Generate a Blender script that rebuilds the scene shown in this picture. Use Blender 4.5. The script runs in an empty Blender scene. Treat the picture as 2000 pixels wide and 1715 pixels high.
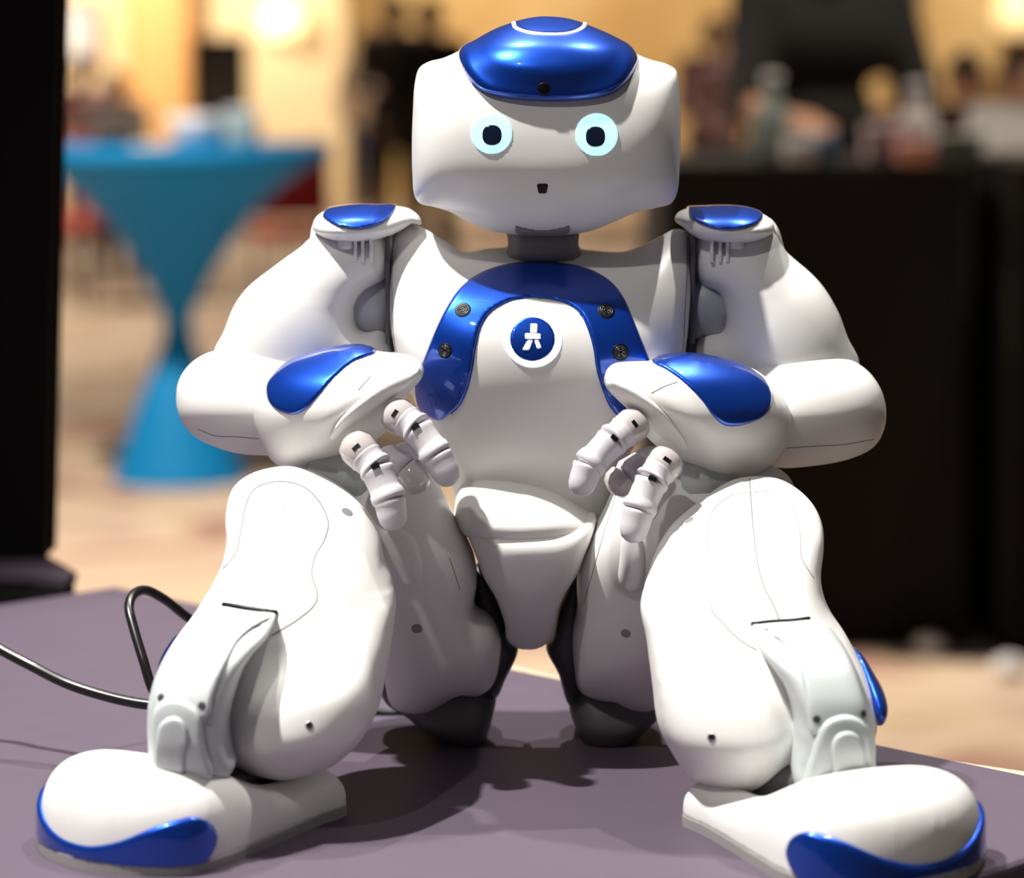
import bpy, bmesh, math, random
import numpy as np
from mathutils import Vector, Matrix
from mathutils.bvhtree import BVHTree

# ------------------------------------------------------------------ camera
FPX = 5600.0            # focal length in pixels of the 2000x1715 frame
D0 = 1.40               # camera to the plane y = 0
TZ = 0.92               # height of the display table
HC = 0.33               # camera above the table
YH = 146.0              # image row of the horizon
TH = math.atan((857.5 - YH) / FPX)
CAM = np.array([0.0, -D0, TZ + HC])
scene = bpy.context.scene
COL = scene.collection
cam_d = bpy.data.cameras.new('camera')
cam = bpy.data.objects.new('camera', cam_d)
COL.objects.link(cam)
cam.location = CAM
cam.rotation_euler = (math.pi / 2 - TH, 0, 0)
cam_d.sensor_width = 36.0
cam_d.lens = FPX / 2000 * 36.0
cam_d.clip_start = 0.05
cam_d.clip_end = 100
cam_d.dof.use_dof = True
cam_d.dof.focus_distance = 1.335
cam_d.dof.aperture_fstop = 6.0
scene.camera = cam

# ------------------------------------------------------------------ light
scene.view_settings.view_transform = 'Standard'
scene.view_settings.look = 'None'
scene.view_settings.gamma = 1.0
scene.view_settings.use_curve_mapping = False
scene.view_settings.exposure = 0.0

world = bpy.data.worlds.new('hall_ambient')
scene.world = world
world.use_nodes = True
wn = world.node_tree
wn.nodes['Background'].inputs[0].default_value = (0.80, 0.74, 0.72, 1)
wn.nodes['Background'].inputs[1].default_value = 0.088


def spot(name, loc, aim, power, size, blend=0.5, radius=0.04, col=(1, 0.96, 0.9)):
    d = bpy.data.lights.new(name, 'SPOT')
    d.energy = power
    d.spot_size = math.radians(size)
    d.spot_blend = blend
    d.shadow_soft_size = radius
    d.color = col
    o = bpy.data.objects.new(name, d)
    COL.objects.link(o)
    o.location = loc
    v = Vector(aim) - Vector(loc)
    o.rotation_euler = v.to_track_quat('-Z', 'Y').to_euler()
    return o


RB = (0.0, -0.05, TZ + 0.15)
spot('ceiling_and_fill_spot', (-1.15, -0.42, TZ + 2.85), RB, 730, 26, radius=0.04)
spot('ceiling_and_fill_spot', (0.70, 0.95, TZ + 2.9), RB, 235, 26, radius=0.03)
spot('ceiling_and_fill_spot', (-0.40, 1.05, TZ + 2.9), RB, 235, 26, radius=0.03)
spot('ceiling_and_fill_spot', (-1.00, -2.00, TZ + 2.6), RB, 85, 26, radius=0.05)  # weak front fill, added to lift upright surfaces under the steep key
# unseen warm spots, added to brighten the carpet, tables and far wall
for lx, ly, lz, pw, ax_, ay_, az_, sz_ in ((-1.8, 5.3, 3.8, 950, -1.8, 5.5, 0, 105), (1.7, 4.9, 3.6, 360, 1.7, 5.1, 0, 92), (2.4, 10.0, 3.8, 420, 2.4, 10.0, 0, 100), (-4.0, 12.5, 3.8, 900, -4.0, 12.5, 0, 110),
                                           (3.6, 16.0, 3.8, 420, 3.6, 16.0, 0, 110), (-1.5, 19.0, 3.8, 420, -1.5, 19.0, 0, 110),
                                           (-4.0, 23.0, 3.2, 800, -4.0, 26.0, 1.6, 150), (0.2, 23.5, 3.4, 300, 0.2, 26.0, 1.6, 150), (4.6, 23.5, 3.4, 330, 4.6, 26.0, 1.6, 150)):
    spot('hall_fill_spot', (lx, ly, lz), (ax_, ay_ + 0.001, az_), pw, sz_, 0.6, 0.12, (1.0, 0.86, 0.68))

# ------------------------------------------------------------------ pixel helpers
CT, ST = math.cos(TH), math.sin(TH)


def ray(px, py):
    a = (px - 1000.0) / FPX
    b = -(py - 857.5) / FPX
    return np.array([a, CT + b * ST, -ST + b * CT])


def W(px, py, y=0.0):
    """point of the photograph's pixel at world depth y (metres)"""
    d = ray(px, py)
    t = (y - CAM[1]) / d[1]
    return CAM + d * t


def WZ(px, py, z):
    d = ray(px, py)
    t = (z - CAM[2]) / d[2]
    return CAM + d * t


def sc_at(y):
    return (D0 + y) / FPX


# ------------------------------------------------------------------ implicit modelling
def crom(pts, n=8, closed=True):
    """smooth curve through points (centripetal Catmull-Rom)"""
    P = np.asarray(pts, float)
    m = len(P)
    out = []
    rng = range(m) if closed else range(m - 1)
    for i in rng:
        if closed:
            p0, p1, p2, p3 = P[(i - 1) % m], P[i], P[(i + 1) % m], P[(i + 2) % m]
        else:
            p1, p2 = P[i], P[i + 1]
            p0 = P[i - 1] if i > 0 else 2 * p1 - p2
            p3 = P[i + 2] if i + 2 < m else 2 * p2 - p1
        t0 = 0.0
        t1 = t0 + max(np.linalg.norm(p1 - p0), 1e-9) ** 0.5
        t2 = t1 + max(np.linalg.norm(p2 - p1), 1e-9) ** 0.5
        t3 = t2 + max(np.linalg.norm(p3 - p2), 1e-9) ** 0.5
        for t in np.linspace(t1, t2, n, endpoint=False):
            A1 = (t1 - t) / (t1 - t0) * p0 + (t - t0) / (t1 - t0) * p1
            A2 = (t2 - t) / (t2 - t1) * p1 + (t - t1) / (t2 - t1) * p2
            A3 = (t3 - t) / (t3 - t2) * p2 + (t - t2) / (t3 - t2) * p3
            B1 = (t2 - t) / (t2 - t0) * A1 + (t - t0) / (t2 - t0) * A2
            B2 = (t3 - t) / (t3 - t1) * A2 + (t - t1) / (t3 - t1) * A3
            out.append((t2 - t) / (t2 - t1) * B1 + (t - t1) / (t2 - t1) * B2)
    if not closed:
        out.append(P[-1])
    return np.array(out)


def seg_sdf(C, X, Z):
    """signed distance (negative inside) of points to the closed polyline C"""
    shp = X.shape
    x = X.ravel()
    z = Z.ravel()
    d2 = np.full(x.shape, 1e9)
    inside = np.zeros(x.shape, bool)
    A = C
    B = np.roll(C, -1, 0)
    for (ax, az), (bx, bz) in zip(A, B):
        ex, ez = bx - ax, bz - az
        L = ex * ex + ez * ez
        if L < 1e-18:
            continue
        wx, wz = x - ax, z - az
        t = np.clip((wx * ex + wz * ez) / L, 0, 1)
        dx, dz = wx - t * ex, wz - t * ez
        np.minimum(d2, dx * dx + dz * dz, out=d2)
        c = ((az <= z) & (bz > z)) | ((bz <= z) & (az > z))
        if ez != 0:
            inside ^= c & (x < ax + (z - az) / ez * ex)
    d = np.sqrt(d2)
    return np.where(inside, -d, d).reshape(shp)


def lookup(T, o, h, x, z):
    """bicubic table lookup, clamped"""
    n, m = T.shape
    u = np.clip((x - o[0]) / h, 1.0, n - 2.001)
    v = np.clip((z - o[1]) / h, 1.0, m - 2.001)
    i = u.astype(int)
    j = v.astype(int)
    fu = u - i
    fv = v - j

    def wts(t):
        return (-0.5 * t + t * t - 0.5 * t ** 3, 1 - 2.5 * t * t + 1.5 * t ** 3,
                0.5 * t + 2 * t * t - 1.5 * t ** 3, -0.5 * t * t + 0.5 * t ** 3)
    wu = wts(fu)
    wv = wts(fv)
    r = 0
    for a in range(4):
        s = 0
        for b in range(4):
            s = s + wv[b] * T[np.clip(i + a - 1, 0, n - 1), np.clip(j + b - 1, 0, m - 1)]
        r = r + wu[a] * s
    return r


class Outline:
    """closed smooth outline in a plane: signed distance and a smooth inflation field"""

    def __init__(self, pts2, n=7, res=96, balloon=True):
        C = crom(pts2, n)
        self.C = C
        lo, hi = C.min(0), C.max(0)
        ext = (hi - lo).max()
        h = ext / res
        pad = 6
        self.h = h
        self.o = lo - pad * h
        nx = int(math.ceil((hi[0] - lo[0]) / h)) + 2 * pad + 1
        nz = int(math.ceil((hi[1] - lo[1]) / h)) + 2 * pad + 1
        X, Z = np.meshgrid(self.o[0] + np.arange(nx) * h, self.o[1] + np.arange(nz) * h, indexing='ij')
        d = seg_sdf(C, X, Z)
        self.d = d
        self.lo, self.hi = lo, hi
        self.bx = (X.min() + h, X.max() - 2 * h)
        self.bz = (Z.min() + h, Z.max() - 2 * h)
        if not balloon:
            return
        ins = d < 0
        di = np.maximum(-d, 0)
        rm = di.max()
        u = np.where(ins, di * (2 * rm - di) * 0.5, 0.0)
        par = (np.add.outer(np.arange(nx), np.arange(nz)) % 2).astype(bool)
        red, blk = ins & par, ins & ~par
        near = (~ins) & (d < 1.6 * h)
        om = 1.80
        for it in range(200):
            if it % 3 == 0:
                # ghost values outside so that the zero lies on the true outline
                q = np.where(ins & (di > 0.6 * h), u / np.maximum(di, 1e-9), 0.0)
                m_ = (ins & (di > 0.6 * h)).astype(float)
                qs = np.zeros_like(q)
                ms = np.zeros_like(q)
                for a in (-1, 0, 1):
                    for b in (-1, 0, 1):
                        qs += np.roll(np.roll(q, a, 0), b, 1)
                        ms += np.roll(np.roll(m_, a, 0), b, 1)
                u = np.where(near & (ms > 0), -d * qs / np.maximum(ms, 1), np.where(ins, u, 0))
            for msk in (red, blk):
                nb = np.zeros_like(u)
                nb[1:-1, 1:-1] = u[2:, 1:-1] + u[:-2, 1:-1] + u[1:-1, 2:] + u[1:-1, :-2]
                r = 0.25 * (nb + h * h) - u
                u = np.where(msk, u + om * r, u)
        # ratio u / distance, carried outward past the outline
        ok = ins & (di > 1.2 * h)
        q = np.where(ok, 2 * u / np.maximum(di, 1e-9), 0)
        w = ok.astype(float)
        for _ in range(14):
            qs = np.zeros_like(q)
            ws = np.zeros_like(q)
            for a in (-1, 0, 1):
                for b in (-1, 0, 1):
                    qs += np.roll(np.roll(q * w, a, 0), b, 1)
                    ws += np.roll(np.roll(w, a, 0), b, 1)
            q = np.where(ok, q, np.where(ws > 0, qs / np.maximum(ws, 1e-9), q))
            w = np.where(ok, 1.0, (ws > 0).astype(float))
        q = np.where(w > 0, q, q[ok].mean())
        qm = np.percentile(q[ok], 20)
        q = np.where(ins, q, np.maximum(q, qm))
        t = np.clip((di - 1.2 * h) / (2.5 * h), 0, 1)
        t = t * t * (3 - 2 * t)
        self.u2 = np.where(ins, (1 - t) * di * q + t * 2 * u, -d * q)
        self.rm2 = self.u2.max()
        self.rm = math.sqrt(self.rm2)

    def _out(self, x, z):
        ex = np.maximum(np.maximum(self.bx[0] - x, x - self.bx[1]), 0)
        ez = np.maximum(np.maximum(self.bz[0] - z, z - self.bz[1]), 0)
        return np.hypot(ex, ez)

    def dist(self, x, z):
        return lookup(self.d, self.o, self.h, x, z) + self._out(x, z)

    def inflate(self, x, z):
        return lookup(self.u2, self.o, self.h, x, z) - 2 * self.rm * self._out(x, z)


def smooth1(zs, vals):
    """smooth 1-D profile as a lookup function"""
    zs = np.asarray(zs, float)
    o = np.argsort(zs)
    zs = zs[o]
    vals = np.asarray(vals, float)[o]
    g = np.linspace(zs[0], zs[-1], 120)
    v = np.interp(g, zs, vals)
    for _ in range(60):
        v[1:-1] = 0.25 * v[:-2] + 0.5 * v[1:-1] + 0.25 * v[2:]
    h = g[1] - g[0]

    def f(z):
        t = np.clip((z - g[0]) / h, 0, 118.999)
        i = t.astype(int)
        return v[i] + (v[i + 1] - v[i]) * (t - i)
    return f


def outline_px(pts, y0, key=None, **k):
    q = []
    for a, b in pts:
        t = hit(a, b, key) if key else None
        q.append(t[0][[0, 2]] if t is not None else W(a, b, y0)[[0, 2]])
    return Outline(q, **k)


def balloon(pts, y0, prof, p=2.0, tilt=0.0, tiltz=0.0, n=7, res=96):
    """a body whose outline is given in the upright plane y0 (mm), with front and back depth per row (mm)"""
    rows = sorted((r[0], 0.5e-3 * (r[1] + r[2])) for r in prof)
    ry = [r[0] for r in rows]
    rd = [r[1] for r in rows]
    y0 = float(np.mean(rd))
    mid = lambda b: float(np.interp(b, ry, rd))
    P0 = np.array([W(a, b, mid(b))[[0, 2]] for a, b in pts])
    c0 = 0.5 * (P0.min(0) + P0.max(0))
    Q0 = [W(a, b, mid(b) + tilt * (q[0] - c0[0]) + tiltz * (q[1] - c0[1]))[[0, 2]] for (a, b), q in zip(pts, P0)]
    O = Outline(Q0, n=n, res=res)
    zs = [W(1000, r[0], 0.5e-3 * (r[1] + r[2]))[2] for r in prof]
    Yf = smooth1(zs, [r[1] * 1e-3 for r in prof])
    Yb = smooth1(zs, [r[2] * 1e-3 for r in prof])
    xc = 0.5 * (O.lo[0] + O.hi[0])
    zc = 0.5 * (O.lo[1] + O.hi[1])
    rm = O.rm

    def f(P):
        x, y, z = P[:, 0], P[:, 1], P[:, 2]
        s = np.maximum(rm * rm - O.inflate(x, z), 0)
        a, b = Yf(z), Yb(z)
        v = rm * np.abs(y - 0.5 * (a + b) - tilt * (x - xc) - tiltz * (z - zc)) / (0.5 * (b - a))
        if p == 2.0:
            return np.sqrt(s + v * v) - rm
        return (s ** (p / 2) + v ** p) ** (1 / p) - rm
    tm = max(abs(tilt) * (O.hi[0] - O.lo[0]) / 2 + abs(tiltz) * (O.hi[1] - O.lo[1]) / 2, 0)
    lo = np.array([O.lo[0], min(r[1] for r in prof) * 1e-3 - tm, O.lo[1]])
    hi = np.array([O.hi[0], max(r[2] for r in prof) * 1e-3 + tm, O.hi[1]])
    f.lo, f.hi = lo - 0.003, hi + 0.003
    tmin = min(0.5e-3 * (r[2] - r[1]) for r in prof)
    f.lip = max(1.0, rm / tmin)
    f.O = O
    f.y0 = y0
    return f


def rint(a, b, r):
    """rounded intersection"""
    return np.minimum(-r, np.maximum(a, b)) + np.hypot(np.maximum(r + a, 0), np.maximum(r + b, 0))


def smin(a, b, k):
    h = np.clip(0.5 + 0.5 * (b - a) / k, 0, 1)
    return b + (a - b) * h - k * h * (1 - h)


def smax(a, b, k):
    return -smin(-a, -b, k)


def ell(c, r):
    c = np.asarray(c, float)
    r = np.asarray(r, float)

    def f(P):
        q = (P - c) / r
        k0 = np.linalg.norm(q, axis=1)
        k1 = np.linalg.norm(q / r, axis=1)
        return k0 * (k0 - 1) / np.maximum(k1, 1e-9)
    f.lo, f.hi = c - r - 0.002, c + r + 0.002
    f.lip = 1.5
    return f


def caps(a, b, ra, rb):
    a = np.asarray(a, float)
    b = np.asarray(b, float)

    def f(P):
        ab = b - a
        t = np.clip(((P - a) @ ab) / (ab @ ab), 0, 1)
        return np.linalg.norm(P - a - t[:, None] * ab, axis=1) - (ra + (rb - ra) * t)
    r = max(ra, rb)
    f.lo = np.minimum(a, b) - r - 0.002
    f.hi = np.maximum(a, b) + r + 0.002
    f.lip = 1.0
    return f


def wrap(f, like, lo=None, hi=None, lip=None):
    f.lo = np.array(like.lo if lo is None else lo, float)
    f.hi = np.array(like.hi if hi is None else hi, float)
    f.lip = like.lip if lip is None else lip
    f.y0 = getattr(like, 'y0', 0)
    return f


def union(a, b, k=0.004):
    return wrap(lambda P: smin(a(P), b(P), k), a, np.minimum(a.lo, b.lo), np.maximum(a.hi, b.hi), max(a.lip, b.lip))


def cut(a, b, k=0.003):
    return wrap(lambda P: smax(a(P), -b(P), k), a)


def pad(base, pts, y0, off=1.0, r=1.5, ymax=None, n=7, depth=None, res=96, key=None):
    """a raised plate that follows the surface of base inside an outline (mm)"""
    y0 *= 1e-3
    off *= 1e-3
    r *= 1e-3
    O = outline_px(pts, y0, key, n=n, balloon=False, res=res)
    ym = None if ymax is None else ymax * 1e-3

    def f(P):
        a = base(P) - off
        d = O.dist(P[:, 0], P[:, 2])
        v = rint(a, d, r)
        if ym is not None:
            v = np.maximum(v, P[:, 1] - ym)
        if depth is not None:
            v = np.maximum(v, -(a + depth * 1e-3))
        return v
    lo = np.array([O.lo[0], base.lo[1] - off, O.lo[1]]) - 0.002
    hi = np.array([O.hi[0], (base.hi[1] if ym is None else ym) + off, O.hi[1]]) + 0.002
    return wrap(f, base, lo, hi)


def sdf_mesh(f, h=0.0014, lo=None, hi=None):
    """naive surface nets, evaluated only near the surface, then pulled onto it"""
    lo = np.array(f.lo if lo is None else lo, float)
    hi = np.array(f.hi if hi is None else hi, float)
    B = 5
    nb = np.ceil((hi - lo) / (B * h)).astype(int) + 1
    ii = np.stack(np.meshgrid(*[np.arange(k) for k in nb], indexing='ij'), -1).reshape(-1, 3)
    cen = lo + (ii + 0.5) * B * h
    fc = f(cen)
    thr = (B * h * 0.9 + h) * min(f.lip * 1.3, 3.2)
    act = np.abs(fc) < thr
    F = np.repeat(np.repeat(np.repeat(fc.reshape(nb), B, 0), B, 1), B, 2)
    ai = ii[act]
    off = np.stack(np.meshgrid(*[np.arange(B)] * 3, indexing='ij'), -1).reshape(-1, 3)
    gi = (ai[:, None, :] * B + off[None]).reshape(-1, 3)
    vals = np.empty(len(gi))
    for s in range(0, len(gi), 400000):
        vals[s:s + 400000] = f(lo + gi[s:s + 400000] * h)
    F[gi[:, 0], gi[:, 1], gi[:, 2]] = vals
    S = F < 0
    c = S[:-1, :-1, :-1].astype(np.int8)
    tot = np.zeros(c.shape, np.int8)
    for a in (0, 1):
        for b in (0, 1):
            for e in (0, 1):
                tot += S[a:S.shape[0] - 1 + a, b:S.shape[1] - 1 + b, e:S.shape[2] - 1 + e]
    cells = np.argwhere((tot > 0) & (tot < 8))
    if len(cells) == 0:
        return np.zeros((0, 3)), np.zeros((0, 4), int)
    idx = np.full(tot.shape, -1, np.int64)
    idx[cells[:, 0], cells[:, 1], cells[:, 2]] = np.arange(len(cells))
    corners = np.array([[a, b, e] for a in (0, 1) for b in (0, 1) for e in (0, 1)])
    cv = np.stack([F[cells[:, 0] + k[0], cells[:, 1] + k[1], cells[:, 2] + k[2]] for k in corners], 1)
    acc = np.zeros((len(cells), 3))
    cnt = np.zeros(len(cells))
    for a in range(8):
        for b in range(a + 1, 8):
            if np.abs(corners[a] - corners[b]).sum() != 1:
                continue
            va, vb = cv[:, a], cv[:, b]
            m = (va < 0) != (vb < 0)
            t = np.where(m, va / np.where(m, va - vb, 1), 0)
            acc += m[:, None] * (corners[a] + t[:, None] * (corners[b] - corners[a]))
            cnt += m
    V = lo + (cells + acc / cnt[:, None]) * h
    quads = []
    for ax in range(3):
        o1, o2 = [(1, 2), (2, 0), (0, 1)][ax]
        s0 = [slice(0, -1)] * 3
        s1 = [slice(0, -1)] * 3
        s0[ax] = slice(0, -1)
        s1[ax] = slice(1, None)
        for k in (o1, o2):
            s0[k] = slice(1, -1)
            s1[k] = slice(1, -1)
        a_, b_ = S[tuple(s0)], S[tuple(s1)]
        e = np.argwhere(a_ != b_)
        if len(e) == 0:
            continue
        flip = a_[e[:, 0], e[:, 1], e[:, 2]]
        e[:, o1] += 1
        e[:, o2] += 1
        q = []
        for d1, d2 in ((-1, -1), (0, -1), (0, 0), (-1, 0)):
            g = e.copy()
            g[:, o1] += d1
            g[:, o2] += d2
            q.append(idx[g[:, 0], g[:, 1], g[:, 2]])
        q = np.stack(q, 1)
        q[~flip] = q[~flip][:, ::-1]
        quads.append(q)
    Q = np.concatenate(quads)
    Q = Q[(Q >= 0).all(1)]
    e = h * 0.25
    for _ in range(3):
        v = f(V)
        g = np.stack([(f(V + d) - f(V - d)) / (2 * e) for d in np.eye(3) * e], 1)
        st = -(v / np.maximum((g * g).sum(1), 1e-3))[:, None] * g
        ln = np.linalg.norm(st, axis=1)
        st *= np.minimum(1, 0.8 * h / np.maximum(ln, 1e-12))[:, None]
        V = V + st
    return V, Q


# ------------------------------------------------------------------ objects
def make_obj(name, V, Fc, mat, parent=None, smooth=True):
    me = bpy.data.meshes.new(name)
    V = np.asarray(V, np.float32)
    org = np.zeros(3)
    if parent is not None:
        o_ = parent
        while o_ is not None:
            org += np.array(o_.location)
            o_ = o_.parent
    V = (V - org).astype(np.float32)
    if isinstance(Fc, np.ndarray) and Fc.ndim == 2:
        k = Fc.shape[1]
        me.vertices.add(len(V))
        me.vertices.foreach_set('co', V.ravel())
        me.loops.add(Fc.size)
        me.loops.foreach_set('vertex_index', Fc.ravel().astype(np.int32))
        me.polygons.add(len(Fc))
        me.polygons.foreach_set('loop_start', (np.arange(len(Fc)) * k).astype(np.int32))
        me.polygons.foreach_set('loop_total', np.full(len(Fc), k, np.int32))
        me.update(calc_edges=True)
        me.validate()
    else:
        me.from_pydata([tuple(map(float, v)) for v in V], [], [tuple(map(int, q)) for q in Fc])
        me.update()
    me.polygons.foreach_set('use_smooth', np.full(len(me.polygons), smooth))
    me.materials.append(mat)
    o = bpy.data.objects.new(name, me)
    COL.objects.link(o)
    if parent is not None:
        o.parent = parent
    return o


BVH = {}


def sdf_obj(name, f, mat, parent=None, h=0.0014, key=None, **k):
    V, Q = sdf_mesh(f, h, **k)
    o = make_obj(name, V, Q, mat, parent)
    if key:
        BVH[key] = BVHTree.FromPolygons([tuple(v) for v in V], [tuple(q) for q in Q])
    return o


def hit(px, py, *keys):
    """first surface point of the given bodies along the pixel's sight line, with normal"""
    d = Vector(ray(px, py)).normalized()
    best = None
    for k in keys:
        r = BVH[k].ray_cast(Vector(CAM), d)
        if r[0] is not None and (best is None or r[3] < best[3]):
            best = r
    if best is None:
        return None
    n = best[1]
    if n.dot(d) > 0:
        n = -n
    return np.array(best[0]), np.array(n)


def frame(d):
    d = np.asarray(d, float)
    d = d / np.linalg.norm(d)
    a = np.array([0, 0, 1.0]) if abs(d[2]) < 0.9 else np.array([1.0, 0, 0])
    u = np.cross(a, d)
    u /= np.linalg.norm(u)
    return u, np.cross(d, u), d


def tube(path, r, sides=10, caps_=True, closed=False):
    P = np.asarray(path, float)
    n = len(P)
    rs = np.full(n, r) if np.isscalar(r) else np.asarray(r, float)
    if closed:
        T = np.roll(P, -1, 0) - np.roll(P, 1, 0)
    else:
        T = np.gradient(P, axis=0)
    T /= np.maximum(np.linalg.norm(T, axis=1), 1e-12)[:, None]
    u, v, _ = frame(T[0])
    V, Fc = [], []
    for i in range(n):
        u = u - T[i] * (u @ T[i])
        u /= np.linalg.norm(u)
        v = np.cross(T[i], u)
        for k in range(sides):
            a = 2 * math.pi * k / sides
            V.append(P[i] + rs[i] * (math.cos(a) * u + math.sin(a) * v))
    rng = range(n) if closed else range(n - 1)
    for i in rng:
        j = (i + 1) % n
        for k in range(sides):
            l = (k + 1) % sides
            Fc.append((i * sides + k, i * sides + l, j * sides + l, j * sides + k))
    if caps_ and not closed:
        Fc.append(tuple(range(sides - 1, -1, -1)))
        Fc.append(tuple((n - 1) * sides + k for k in range(sides)))
    return np.array(V), Fc


def lathe(p0, p1, prof, sides=28, sx=1.0, up=None):
    """turned body from p0 to p1; profile of (position 0..1, radius)"""
    p0 = np.asarray(p0, float)
    p1 = np.asarray(p1, float)
    u, v, d = frame(p1 - p0)
    if up is not None:
        u = np.asarray(up, float) - d * (np.asarray(up, float) @ d)
        u /= np.linalg.norm(u)
        v = np.cross(d, u)
    V, Fc = [], []
    for t, r in prof:
        c = p0 + (p1 - p0) * t
        for k in range(sides):
            a = 2 * math.pi * k / sides
            V.append(c + r * (sx * math.cos(a) * u + math.sin(a) * v))
    m = len(prof)
    for i in range(m - 1):
        for k in range(sides):
            l = (k + 1) % sides
            Fc.append((i * sides + k, i * sides + l, (i + 1) * sides + l, (i + 1) * sides + k))
    Fc.append(tuple(range(sides - 1, -1, -1)))
    Fc.append(tuple((m - 1) * sides + k for k in range(sides)))
    return np.array(V), Fc


def box(lo, hi, bevel=0.0):
    bm = bmesh.new()
    lo = np.asarray(lo, float)
    hi = np.asarray(hi, float)
    bmesh.ops.create_cube(bm, size=1.0)
    for v in bm.verts:
        v.co = Vector((lo + hi) / 2 + np.array(v.co) * (hi - lo))
    if bevel:
        bmesh.ops.bevel(bm, geom=bm.edges[:], offset=bevel, segments=3, affect='EDGES', profile=0.5)
    bm.verts.index_update()
    V = np.array([v.co[:] for v in bm.verts])
    Fc = [[v.index for v in f.verts] for f in bm.faces]
    bm.free()
    return V, Fc


def prism(poly, z0, z1, bevel=0.0):
    """upright prism over a plan polygon"""
    bm = bmesh.new()
    vs = [bm.verts.new((a, b, z0)) for a, b in poly]
    f = bm.faces.new(vs)
    r = bmesh.ops.extrude_face_region(bm, geom=[f])
    for v in r['geom']:
        if isinstance(v, bmesh.types.BMVert):
            v.co.z = z1
    bmesh.ops.recalc_face_normals(bm, faces=bm.faces[:])
    if bevel:
        bmesh.ops.bevel(bm, geom=[e for e in bm.edges if abs(e.verts[0].co.z - e.verts[1].co.z) < 1e-6 and e.verts[0].co.z > (z0 + z1) / 2],
                        offset=bevel, segments=3, affect='EDGES', profile=0.5)
    bm.verts.index_update()
    V = np.array([v.co[:] for v in bm.verts])
    Fc = [[v.index for v in q.verts] for q in bm.faces]
    bm.free()
    return V, Fc


def join(*parts):
    V, Fc, n = [], [], 0
    for v, f in parts:
        V.append(np.asarray(v, float))
        Fc += [tuple(i + n for i in q) for q in f]
        n += len(v)
    return np.concatenate(V), Fc


def empty(name, loc, label, cat, group=None):
    o = bpy.data.objects.new(name, None)
    o.empty_display_size = 0.05
    COL.objects.link(o)
    o.location = loc
    tag(o, label, cat, group)
    return o


def tag(o, label=None, cat=None, group=None, kind=None):
    if label:
        o['label'] = label
    if cat:
        o['category'] = cat
    if group:
        o['group'] = group
    if kind:
        o['kind'] = kind
    return o


# ------------------------------------------------------------------ materials
def mat(name, col, rough=0.5, metal=0.0, coat=0.0, var=0.0, vscale=30.0, bump=0.0, bscale=400.0, sss=0.0, spec=0.5,
        emit=None, estr=0.0, trans=0.0, coat_rough=0.03, sheen=0.0):
    m = bpy.data.materials.new(name)
    m.use_nodes = True
    nt = m.node_tree
    b = nt.nodes['Principled BSDF']
    b.inputs['Base Color'].default_value = (*col, 1)
    b.inputs['Roughness'].default_value = rough
    b.inputs['Metallic'].default_value = metal
    b.inputs['Coat Weight'].default_value = coat
    b.inputs['Coat Roughness'].default_value = coat_rough
    b.inputs['Specular IOR Level'].default_value = spec
    if sheen:
        b.inputs['Sheen Weight'].default_value = sheen
    if sss:
        b.inputs['Subsurface Weight'].default_value = sss
        b.inputs['Subsurface Radius'].default_value = (0.006, 0.004, 0.003)
    if trans:
        b.inputs['Transmission Weight'].default_value = trans
        b.inputs['IOR'].default_value = 1.3
    if emit:
        b.inputs['Emission Color'].default_value = (*emit, 1)
        b.inputs['Emission Strength'].default_value = estr
    tc = nt.nodes.new('ShaderNodeTexCoord')
    if var:
        n = nt.nodes.new('ShaderNodeTexNoise')
        n.inputs['Scale'].default_value = vscale
        n.inputs['Detail'].default_value = 4
        nt.links.new(tc.outputs['Object'], n.inputs['Vector'])
        mx = nt.nodes.new('ShaderNodeMix')
        mx.data_type = 'RGBA'
        mx.inputs['A'].default_value = (*[max(c * (1 - var), 0) for c in col], 1)
        mx.inputs['B'].default_value = (*[min(c * (1 + var), 1) for c in col], 1)
        nt.links.new(n.outputs['Fac'], mx.inputs['Factor'])
        nt.links.new(mx.outputs['Result'], b.inputs['Base Color'])
    if bump:
        n2 = nt.nodes.new('ShaderNodeTexNoise')
        n2.inputs['Scale'].default_value = bscale
        n2.inputs['Detail'].default_value = 3
        nt.links.new(tc.outputs['Object'], n2.inputs['Vector'])
        bp = nt.nodes.new('ShaderNodeBump')
        bp.inputs['Strength'].default_value = bump
        bp.inputs['Distance'].default_value = 0.001
        nt.links.new(n2.outputs['Fac'], bp.inputs['Height'])
        nt.links.new(bp.outputs['Normal'], b.inputs['Normal'])
    return m


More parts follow.
